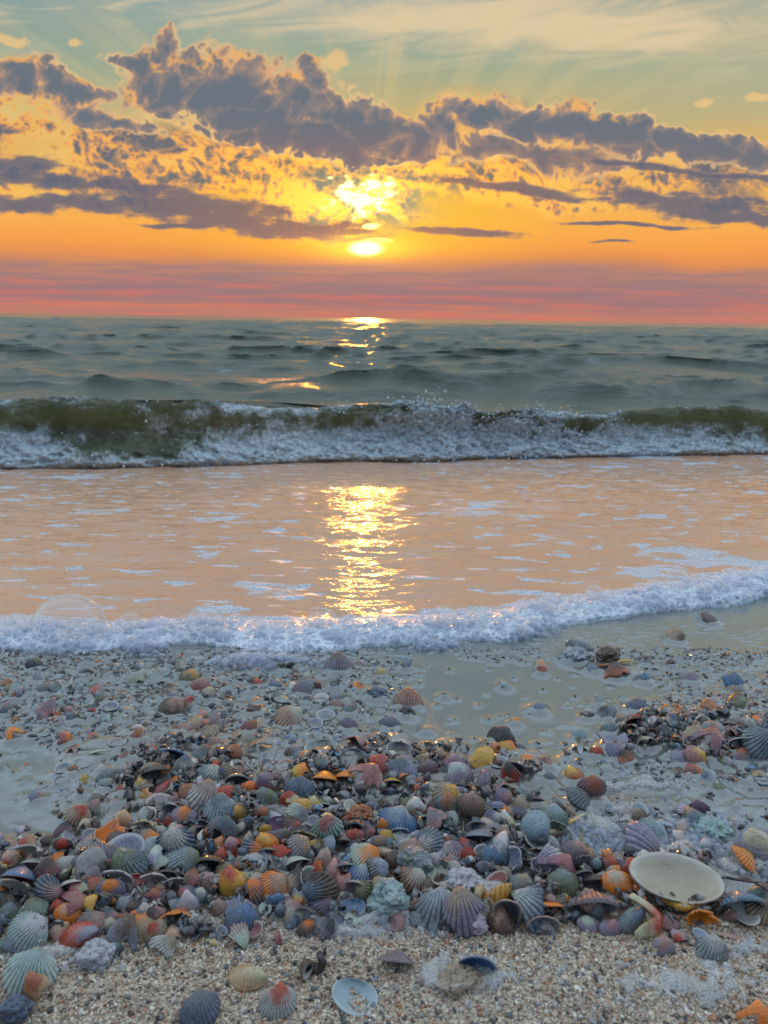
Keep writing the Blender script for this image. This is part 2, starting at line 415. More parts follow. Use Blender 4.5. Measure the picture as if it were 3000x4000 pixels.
_f = np.array([ground_pt(*p, 0.0) for p in FRONT]); _FX, _FY = _f[:, 0], _f[:, 1]
_b = np.array([ground_pt(*p, 0.012) for p in BACK]); _BX, _BY = _b[:, 0], _b[:, 1]
def back_y(x): return np.interp(x, _BX, _BY)

def blob(px, py, cx, cy, rx, ry, p=2.0):
    return np.exp(-(np.abs((px-cx)/rx)**p + np.abs((py-cy)/ry)**p))
def pile_d(px, py):                              # how thick the shells lie, 0..1
    w_ = fbm(px/210.0, py/90.0, 3.0, 3); px = px + 190*w_; py = py + 110*fbm(px/160.0, py/80.0, 8.0, 3)
    d = np.maximum.reduce([blob(px, py, 1300, 3310, 880, 250, 4), blob(px, py, 2300, 3470, 720, 140, 4)*0.85, blob(px, py, 420, 3480, 560, 190, 4),
                           blob(px, py, 750, 3060, 420, 150, 2)*0.7, blob(px, py, 1600, 3020, 500, 90, 4)*0.9, blob(px, py, 2750, 2880, 420, 90, 2)*0.8,
                           blob(px, py, 2450, 3200, 500, 120, 2)*0.35])
    return d*(1 - sstep(py, 3600, 3760)*0.97)
def wash_d(px, py):                              # small bits in the wash below the foam
    d = np.maximum.reduce([blob(px, py, 500, 2700, 1000, 190, 4), blob(px, py, 1250, 2680, 420, 130, 2), blob(px, py, 2500, 2520, 700, 100, 3), blob(px, py, 900, 2920, 700, 130, 3),
                           blob(px, py, 2850, 2900, 380, 240, 2), blob(px, py, 1500, 2800, 260, 120, 2)*0.6])
    hole = np.maximum.reduce([blob(px, py, 1950, 2760, 420, 170, 2), blob(px, py, 120, 3080, 330, 140, 3), blob(px, py, 2700, 2500, 200, 40, 2)])
    return np.clip(d - hole*0.9, 0, 1)
def relief(x, y):                                # bare ground, metres
    x = np.asarray(x, float); y = np.asarray(y, float)
    px, py = to_px(x, np.maximum(y, 0.2), 0.0)
    py = np.clip(py, -500, 5200)
    pl = pile_d(px, py)
    z = 0.011*pl*(1+0.7*fbm(x*16, y*16, 5, 2)) + 0.0035*wash_d(px, py) + fbm(x*7, y*7, 0, 2)*0.0022
    z = z + 0.006*sstep(py, 3500, 3800) + sstep(py, 3600, 3750)*fbm(x*60, y*60, 3, 3)*0.0030
    z = z + blob(px, py, 2450, 3950, 700, 220, 2)*0.006
    # beyond the foam the bed drops away under the water
    fy = front_y(x)
    d = np.clip(y - fy, 0, 60)
    z = z*np.exp(-d*8) + np.where(y > 0.9, swash_z(y)-0.004 - 0.01*np.clip(d, 0, 1.0), 0)*sstep(d, 0.0, 0.12)
    z = np.where(y > 3.2, np.minimum(z, swash_z(3.2)-0.02), z)
    return z
def pool_level(x, y): return np.full(np.shape(x), 0.0026) + 0*np.asarray(x)

def locate(px, py, h=0.0):
    """point on the beach seen at a photograph pixel (h above the ground there)"""
    d = ray(px, py); z = 0.004+h
    for _ in range(6):
        t = (z-CAM_H)/d.z; x, y = d.x*t, d.y*t
        z = float(relief(x, y))+h
    return x, y, z-h

# ------------------------------------------------------------------ materials
def sand_material():
    m, g, b = new_mat('wet_sand')
    tc = g.n.new('ShaderNodeTexCoord').outputs['Object']
    wet = g.attr('wet'); grit = g.attr('grit')
    n1 = g.noise(tc, 14, 5, 0.6); n2 = g.noise(tc, 420, 3, 0.6); n3 = g.noise(tc, 90, 4, 0.6)
    fine = g.mix(n1, (0.13, 0.15, 0.13), (0.21, 0.225, 0.19))
    fine = g.mix(g.ss(n2, 0.4, 0.7, 0, 0.35), fine, (0.08, 0.08, 0.068))
    cell = g.vor(tc, 520, 'F1', 'Color')
    cs = g.n.new('ShaderNodeSeparateColor'); g.l.new(cell, cs.inputs[0])
    gr = g.ramp(cs.outputs[0], [(0.0, (0.30, 0.22, 0.15)), (0.2, (0.50, 0.39, 0.27)), (0.5, (0.62, 0.50, 0.36)), (0.8, (0.70, 0.61, 0.48)), (0.93, (0.5, 0.22, 0.11)), (1.0, (0.65, 0.62, 0.55))], 'CONSTANT')
    col = g.mix(grit, fine, gr)
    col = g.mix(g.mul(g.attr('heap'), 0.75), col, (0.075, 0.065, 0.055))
    h = g.add(g.mul(g.vor(tc, 520), g.mul(grit, 1.0)), g.mul(n3, 0.5))
    bn = g.bump(h, 0.5, 0.0015)
    wv = g.noise(g.mapping(tc, sc=(0.6, 1.4, 1)), 60, 3, 0.5)
    cn = g.bump(wv, 0.10, 0.002)
    setp(g, b, base=col, rough=0.55, normal=bn, spec=0.4, coat=wet, coatr=0.02, coatior=1.85, coatn=cn)
    return m
def shell_material():
    m, g, b = new_mat('shell')
    tc = g.n.new('ShaderNodeTexCoord').outputs['Object']
    ca = g.attr('col_a', 'Color', 'OBJECT'); cb = g.attr('col_b', 'Color', 'OBJECT'); ci = g.attr('col_in', 'Color', 'OBJECT')
    oi = g.n.new('ShaderNodeObjectInfo').outputs['Random']
    grow = g.attr('grow'); inner = g.attr('inner'); rib = g.attr('rib')
    sh = g.vm('ADD', tc, g.comb(g.mul(oi, 37.0), g.mul(oi, 11.0), 0.0))
    n1 = g.noise(sh, 2.6, 4, 0.6); n2 = g.noise(sh, 14, 5, 0.65)
    f = g.ss(g.add(grow, g.mul(g.sub(n1, 0.5), 0.9)), 0.30, 0.75)
    out = g.mix(f, ca, cb)
    ringn = g.noise(g.comb(g.mul(grow, 26.0), g.mul(oi, 50.0), 0), 1.0, 3, 0.6)
    out = g.mix(g.ss(ringn, 0.50, 0.66, 0, 0.45), out, g.mix(0.55, out, (0.09, 0.065, 0.05), 'MIX'))
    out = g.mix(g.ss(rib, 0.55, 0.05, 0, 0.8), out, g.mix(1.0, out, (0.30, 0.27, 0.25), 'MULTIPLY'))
    out = g.mix(g.ss(n2, 0.50, 0.72, 0, 0.7), out, g.mix(1.0, out, (0.34, 0.31, 0.30), 'MULTIPLY'))
    out = g.mix(g.ss(n2, 0.46, 0.30, 0, 0.25), out, (0.6, 0.57, 0.5))
    inn = g.mix(g.ss(grow, 0.86, 0.97, 0, 0.5), g.mix(g.ss(n1, 0.42, 0.62, 0, 0.65), ci, g.mix(0.4, ci, cb)), (0.62, 0.58, 0.52))
    inn = g.mix(g.ss(n2, 0.55, 0.75, 0, 0.4), inn, g.mix(1.0, inn, (0.45, 0.42, 0.38), 'MULTIPLY'))
    col = g.mix(inner, out, inn)
    grime = g.noise(g.vm('ADD', g.n.new('ShaderNodeNewGeometry').outputs['Position'], (3.0, 1.0, 0.0)), 130, 5, 0.65)
    col = g.mix(g.ss(grime, 0.52, 0.74, 0, 0.45), col, g.mix(1.0, col, (0.32, 0.28, 0.24), 'MULTIPLY'))
    col = g.mix(g.ss(grime, 0.38, 0.24, 0, 0.25), col, (0.42, 0.38, 0.32))
    h = g.add(g.mul(ringn, 0.7), g.mul(n2, 0.6))
    bn = g.bump(h, 0.55, 0.0010)
    setp(g, b, base=col, rough=g.ss(n2, 0.3, 0.7, 0.28, 0.5), normal=bn, spec=0.35, coat=0.55, coatr=0.06, coatior=1.45)
    return m
def grit_material(name, stops, rough=0.5, coat=0.3):
    m, g, b = new_mat(name)
    rnd = g.attr('rnd'); tc = g.n.new('ShaderNodeTexCoord').outputs['Object']
    c = g.ramp(rnd, stops, 'CONSTANT'); n = g.noise(tc, 600, 3)
    c = g.mix(g.ss(n, 0.45, 0.7, 0, 0.4), c, g.mix(1.0, c, (0.5, 0.46, 0.42), 'MULTIPLY'))
    setp(g, b, base=c, rough=rough, coat=coat, coatr=0.1)
    return m
def foam_bubble_material(name='foam_film', dens=0.55, tint=(0.86, 0.89, 0.92)):
    m, g, b = new_mat(name)
    lw = g.n.new('ShaderNodeLayerWeight'); lw.inputs[0].default_value = 0.5
    rnd = g.attr('rnd')
    f = g.m('POWER', lw.outputs['Facing'], 3.0)
    f = g.add(g.mul(f, 0.95), g.add(0.03, g.mul(g.m('POWER', rnd, 3.0), 0.30)))
    tr = g.n.new('ShaderNodeBsdfTransparent'); tr.inputs[0].default_value = (0.97, 0.98, 1.0, 1)
    setp(g, b, base=tint, rough=0.18, spec=0.6)
    tl = g.n.new('ShaderNodeBsdfTranslucent'); tl.inputs[0].default_value = (0.9, 0.92, 0.95, 1)
    bt = g.n.new('ShaderNodeMixShader'); bt.inputs[0].default_value = 0.45; g.l.new(b.outputs[0], bt.inputs[1]); g.l.new(tl.outputs[0], bt.inputs[2])
    gl = g.n.new('ShaderNodeBsdfGlossy'); gl.inputs['Roughness'].default_value = 0.03
    mx = g.n.new('ShaderNodeMixShader'); g.l.new(g.m('MINIMUM', f, 0.96), mx.inputs[0]); g.l.new(tr.outputs[0], mx.inputs[1]); g.l.new(bt.outputs[0], mx.inputs[2])
    m2 = g.n.new('ShaderNodeMixShader'); g.l.new(g.add(g.mul(g.m('POWER', lw.outputs['Facing'], 5.0), 0.35), 0.03), m2.inputs[0]); g.l.new(mx.outputs[0], m2.inputs[1]); g.l.new(gl.outputs[0], m2.inputs[2])
    g.l.new(m2.outputs[0], g.n['Material Output'].inputs[0])
    return m
def foam_body_material(name='foam_body', scale=88.0, col=(0.84, 0.87, 0.90), in1=(0.60, 0.66, 0.71), in2=(0.26, 0.33, 0.42)):
    m, g, b = new_mat(name)
    tc = g.n.new('ShaderNodeTexCoord').outputs['Object']
    tw = g.vm('ADD', tc, g.vm('SCALE', g.noise(tc, 25, 3, 0.5, color=True), scale=0.012)); v = g.vor(tw, scale, 'DISTANCE_TO_EDGE'); v2 = g.vor(tw, scale*2.3, 'DISTANCE_TO_EDGE')
    e = g.ss(v, 0.03, 0.20); e2 = g.ss(v2, 0.0, 0.2)
    h = g.add(g.mul(g.m('SQRT', v), 0.8), g.mul(g.m('SQRT', v2), 0.35))
    c = g.mix(g.mul(e, 0.9), col, g.mix(e2, in1, in2))
    setp(g, b, base=c, rough=0.25, normal=g.bump(h, 0.8, 0.003), spec=0.6, coat=0.4, coatr=0.06)
    return m
M_SAND = sand_material(); M_SHELL = shell_material(); M_FILM = foam_bubble_material(); M_FOAM = foam_body_material()

# ------------------------------------------------------------------ shell forms
def valve(name, half=0.5, Rr=0.42, k=1.0, ribs=0, ribamp=0.02, skew=0.0, thick=0.035, nt=120, nphi=22, broken=0.0, tr=(0.0, 1.0), seed=0, flatten=1.0, lines=0.006, egg=0.0):
    """one valve of a bivalve grown from its beak along a logarithmic spiral; mouth on z = 0, beak towards -y"""
    t = np.linspace(0.10+tr[0]*6.08, 0.10+tr[1]*6.08, nt)
    phm = math.pi*0.93
    u = np.linspace(0, 1, nphi); ph = phm*u**1.15
    T, PH = np.meshgrid(t, ph)
    if broken > 0:
        b = np.clip(broken*(0.35 + 1.1*fbm(T*0.85+seed*3.1, seed*1.7, 0, 4, 0.42)), 0, 0.9)
        PH = PH + b*(1-PH/phm)
    e = np.exp(-k*PH)
    def surf(amp, off):
        x = half*np.sin(T)*(1+egg*np.cos(T)); y = Rr*(1-np.cos(T)); x = x + skew*y
        return np.stack([e*x, e*y*np.cos(PH), e*y*np.sin(PH)*flatten], -1)
    P = surf(0, 0)
    du = np.gradient(P, axis=1); dv = np.gradient(P, axis=0)
    N = np.cross(du, dv); N /= (np.linalg.norm(N, axis=-1, keepdims=True)+1e-9)
    cen = P[:, nt//2]
    if (N[nphi//3, nt//2] @ np.array([0, 0.3, 1.0])) < 0: N = -N
    rb = np.zeros_like(T)
    if ribs:
        rb = (np.cos(T*ribs)*0.5+0.5)**0.8
        fade = sstep(T, 0.35, 1.1)*(1-sstep(T, 5.2, 5.9))
        rb = rb*fade
    gl = perlin(np.exp(-k*PH)*22+seed*3.3, seed+0.5, 0.3) + 0.5*perlin(np.exp(-k*PH)*50+seed, 1.5, 0.3)
    lump = fbm(P[..., 0]*4+seed, P[..., 1]*4, P[..., 2]*4, 3)*0.02
    outer = P + N*((rb*ribamp + gl*lines)*e**0.8 + lump*e)[..., None]
    inner = P - N*((thick - rb*ribamp*0.45)*np.clip(e*1.6, 0.05, 1))[..., None]
    nr = nphi
    V = np.concatenate([outer.reshape(-1, 3), inner.reshape(-1, 3)])
    fo = grid_faces(nr, nt); fi = grid_faces(nr, nt, True)+nr*nt
    j = np.arange(nt-1); rim = np.stack([j+1, j, nr*nt+j, nr*nt+j+1], 1)
    i = np.arange(nr-1)*nt; s1 = np.stack([i, i+nt, nr*nt+i+nt, nr*nt+i], 1)
    i2 = i+nt-1; s2 = np.stack([i2+nt, i2, nr*nt+i2, nr*nt+i2+nt], 1)
    F = np.concatenate([fo, fi, rim, s1, s2])
    cx = (V[:, 0].max()+V[:, 0].min())/2; cy = (V[:, 1].max()+V[:, 1].min())/2; w = V[:, 0].max()-V[:, 0].min()
    V = (V-np.array([cx, cy, 0]))/w
    g2 = np.concatenate([e.ravel(), e.ravel()]); inn = np.concatenate([np.zeros(nr*nt), np.ones(nr*nt)])
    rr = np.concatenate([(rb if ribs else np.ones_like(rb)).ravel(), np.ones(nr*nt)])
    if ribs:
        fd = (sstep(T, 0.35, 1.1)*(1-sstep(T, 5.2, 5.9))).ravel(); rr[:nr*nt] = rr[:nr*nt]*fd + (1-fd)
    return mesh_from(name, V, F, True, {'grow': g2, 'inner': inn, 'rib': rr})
def snail(name, turns=4.2, w=0.62, rise=1.25, nb=30, seed=0, knobs=7):
    """spired gastropod: a growing tube wound round a rising axis (z), lying later on its side"""
    th = np.linspace(0, turns*math.tau, 190); s = np.linspace(0, math.tau, nb)
    TH, S = np.meshgrid(th, s, indexing='ij')
    gr = np.exp(0.145*(TH-turns*math.tau)*w/0.62)
    r0 = 0.33*gr; rt = 0.30*gr*(1+0.16*np.maximum(0, np.cos(TH*knobs/1.0))*np.maximum(0, np.sin(S))**3) * (1+0.05*np.cos(S*11))
    rad = r0 + rt*np.cos(S); z = -rise*gr + rt*np.sin(S)*1.15
    V = np.stack([rad*np.cos(TH), rad*np.sin(TH), z], -1)
    mouth = V[-1:].copy(); cen = mouth.mean(1, keepdims=True)
    V = np.concatenate([V, cen + (mouth-cen)*0.86, cen+(mouth-cen)*0.5 + (V[-14:-13]-mouth)*0.7]).reshape(-1, 3)
    nr = 192
    F = grid_faces(nr, nb)
    V = V - (V.max(0)+V.min(0))/2; V = V/(V.max(0)-V.min(0)).max()
    V = V[:, [2, 0, 1]]
    g2 = np.concatenate([gr.ravel(), np.ones(2*nb)]); inn = np.zeros(nr*nb); inn[-2*nb:] = 1
    rr = np.concatenate([(np.cos(S*11)*0.5+0.5).ravel(), np.ones(2*nb)])
    return mesh_from(name, V, F, True, {'grow': g2, 'inner': inn, 'rib': rr})
def lump(name, seed=0, squash=(1, 0.8, 0.62), amp=0.48):
    v, f = ico(4)
    n = fbm(v[:, 0]*1.3+seed, v[:, 1]*1.3, v[:, 2]*1.3, 4, 0.55)*amp
    pits = np.maximum(0, fbm(v[:, 0]*5+seed, v[:, 1]*5, v[:, 2]*5, 3) - 0.08)
    v = v*(1+n-0.35*pits)[:, None]*np.array(squash)
    v[:, :2] -= (v[:, :2].max(0)+v[:, :2].min(0))/2; v /= (v[:, 0].max()-v[:, 0].min())
    return mesh_from(name, v, f, True, {'grow': 0.3+n, 'inner': np.zeros(len(v)), 'rib': 1-np.clip(pits*4, 0, 1)})
def stick(name, seed=0, r=0.05, bend=0.12, flat=0.5, knobs=0.0):
    s = np.linspace(-0.5, 0.5, 26); a = np.linspace(0, math.tau, 9)[:-1]
    S, A = np.meshgrid(s, a, indexing='ij')
    rr = r*(1-0.8*np.abs(S*2)**3)*(1+0.35*perlin(S*9+seed, A*0.5, seed)) + knobs*np.exp(-((np.abs(S)-0.42)/0.07)**2)
    V = np.stack([S, bend*perlin(S*2.2+seed, 0.5, 0)+rr*np.cos(A), bend*0.7*(0.25-S**2)+rr*np.sin(A)*flat], -1).reshape(-1, 3)
    n = 8; F = []
    for i in range(25):
        for j in range(n): F.append((i*n+j, i*n+(j+1) % n, (i+1)*n+(j+1) % n, (i+1)*n+j))
    me = mesh_from(name, V, F, True, {'grow': (S+0.5).ravel(), 'inner': np.zeros(V.shape[0]), 'rib': np.ones(V.shape[0])})
    return me
PR = {}
PR['ck'] = [valve('cockle', 0.50, 0.43, 0.95, r_, a_, s_, 0.045, nt=150, seed=i, egg=e_) for i, (r_, a_, s_, e_) in enumerate([(20, 0.030, 0.05, 0.1), (24, 0.024, -0.1, 0.0), (17, 0.036, 0.12, 0.08), (22, 0.026, 0.0, 0.15), (26, 0.020, 0.15, 0.05)])]
PR['cl'] = [valve('clam', 0.54, 0.42, k_, 0, 0, s_, 0.035, nt=70, seed=10+i, lines=0.022, egg=0.10) for i, (k_, s_) in enumerate([(1.25, 0.16), (1.5, -0.22), (1.1, 0.25), (1.7, 0.1)])]
PR['big'] = [valve('large_clam', 0.56, 0.345, 0.98, 0, 0, 0.10, 0.030, nt=110, nphi=34, seed=21, lines=0.016)]
PR['ms'] = [valve('mussel', 0.34, 0.52, 1.25, 0, 0, s_, 0.03, nt=80, seed=30+i, lines=0.012, egg=-0.18) for i, s_ in enumerate([0.22, -0.2])]
PR['sp'] = [valve('slipper', 0.46, 0.42, 0.82, 0, 0, 0.1, 0.04, nt=70, seed=36, lines=0.012), valve('slipper', 0.44, 0.46, 0.9, 0, 0, -0.16, 0.04, nt=70, seed=38, lines=0.012)]
PR['bk'] = [valve('cockle_piece', 0.5, 0.43, 0.95, r_, 0.03, 0.05, 0.05, nt=110, broken=b_, tr=t_, seed=40+i) for i, (r_, b_, t_) in enumerate([(20, 0.5, (0.15, 0.8)), (22, 0.75, (0.0, 0.62)), (18, 0.6, (0.35, 0.95)), (20, 0.9, (0.1, 0.9))])]
PR['bc'] = [valve('clam_piece', 0.5, 0.42, 1.2, 0, 0, 0.05, 0.04, nt=90, broken=b_, tr=t_, seed=50+i) for i, (b_, t_) in enumerate([(0.6, (0.1, 0.8)), (0.9, (0.25, 1.0)), (0.5, (0.4, 0.85)), (1.0, (0.0, 0.7))])]
PR['sn'] = [snail('snail', seed=1), snail('snail', 3.6, 0.7, 1.0, knobs=9)]
PR['lp'] = [lump('lump', s_, q_) for s_, q_ in ((1.0, (1, .8, .62)), (5.5, (1, .7, .75)), (9.2, (1, .9, .8)))]
PR['st'] = [stick('stick', 1, 0.05, 0.15), stick('stick', 4, 0.075, 0.3, 0.35), stick('stick', 7, 0.03, 0.2, 1.0)]
PR['kn'] = [stick('knob', 3, 0.07, 0.1, 0.8, 0.06)]
NAMES = {'ck': ('cockle_shell', 'cockle shell'), 'cl': ('clam_shell', 'clam shell'), 'big': ('clam_shell', 'clam shell'), 'ms': ('mussel_shell', 'mussel shell'),
         'sp': ('slipper_shell', 'slipper shell'), 'bk': ('broken_cockle', 'broken shell'), 'bc': ('broken_clam', 'broken shell'), 'sn': ('spired_snail', 'snail shell'),
         'lp': ('barnacled_lump', 'crusted lump'), 'st': ('driftwood_sliver', 'wood sliver'), 'kn': ('coral_twig', 'coral piece')}
VC = {k: [np.array([v.co[:] for v in m.vertices]) for m in ms] for k, ms in PR.items()}
C = dict(white=(0.62,0.60,0.54), cream=(0.60,0.50,0.33), grey=(0.27,0.29,0.29), slate=(0.13,0.18,0.23), dark=(0.045,0.04,0.04), blue=(0.09,0.20,0.36), pale=(0.43,0.50,0.52),
         teal=(0.18,0.25,0.25), olive=(0.22,0.22,0.11), green=(0.27,0.34,0.24), pink=(0.48,0.27,0.23), rose=(0.42,0.14,0.12), mauve=(0.27,0.19,0.21), orange=(0.78,0.20,0.015),
         red=(0.50,0.06,0.02), rust=(0.32,0.10,0.03), yellow=(0.68,0.40,0.05), brown=(0.15,0.09,0.055), tan=(0.42,0.30,0.19), peach=(0.60,0.34,0.20), purple=(0.17,0.06,0.13), lav=(0.36,0.34,0.42))
K_ = {'dark': .6, 'brown': .7, 'slate': .75, 'olive': .8, 'mauve': .75, 'lav': .7, 'pale': .75, 'teal': .7, 'rust': 1.1, 'red': 1.0, 'peach': .9, 'white': .82, 'cream': .85, 'orange': 1.08, 'yellow': .95, 'red': .9, 'blue': .85}
C = {k: tuple((x*1.0)*K_.get(k, 0.82) if k not in K_ else x*K_[k] for x in v) for k, v in C.items()}
placed = []                                       # (x, y, radius) of everything already on the beach
def place(kind, px, py, wpx, tilt, yaw, ca, cb, ci, label=None, sink=0.12, lean=0.0, group=None, var=None, lift=0.0, width=None):
    pr = PR[kind]; vi = int(rng.integers(0, len(pr))) if var is None else var
    if tilt > 140: tilt = -(158 + (tilt % 19))
    rot = Matrix.Rotation(R(lean), 3, 'Y') @ Matrix.Rotation(R(tilt), 3, 'X') @ Matrix.Rotation(R(yaw), 3, 'Z')
    rn = np.array(rot); vv = VC[kind][vi] @ rn.T
    wx = vv[:, 0].max()-vv[:, 0].min(); wx = max(wx, 0.86*(vv[:, 1].max()-vv[:, 1].min()), 0.95*(vv[:, 2].max()-vv[:, 2].min())); zmin, zmax = vv[:, 2].min(), vv[:, 2].max()
    s = 0.02; h = 0.0
    for _ in range(4):
        x, y, zg = locate(px, py, h)
        if width is None: s = wpx*depth_of((x, y, zg+h))/FPX/wx
        else: s = width
        h = s*((zmax-zmin)*(0.5-sink)) + lift
    ctr = np.array([(vv[:, 0].max()+vv[:, 0].min())/2, (vv[:, 1].max()+vv[:, 1].min())/2])*s
    o = bpy.data.objects.new(NAMES[kind][0], pr[vi]); COL.objects.link(o)
    if len(pr[vi].materials) == 0: pr[vi].materials.append(M_SHELL)
    o.matrix_world = Matrix.Translation((x-ctr[0], y-ctr[1], zg - s*(zmin + (zmax-zmin)*sink) + lift)) @ rot.to_4x4() @ Matrix.Scale(s, 4)
    j = lambda c: [float(min(0.85, max(0.01, v*(0.88+0.24*rng.random())))) for v in C[c]]
    o['col_a'] = j(ca); o['col_b'] = j(cb); o['col_in'] = j(ci)
    tag(o, label, NAMES[kind][1], group)
    placed.append((x, y, 0.5*s*max(wx, vv[:, 1].max()-vv[:, 1].min()), px, py, wpx))
    return o

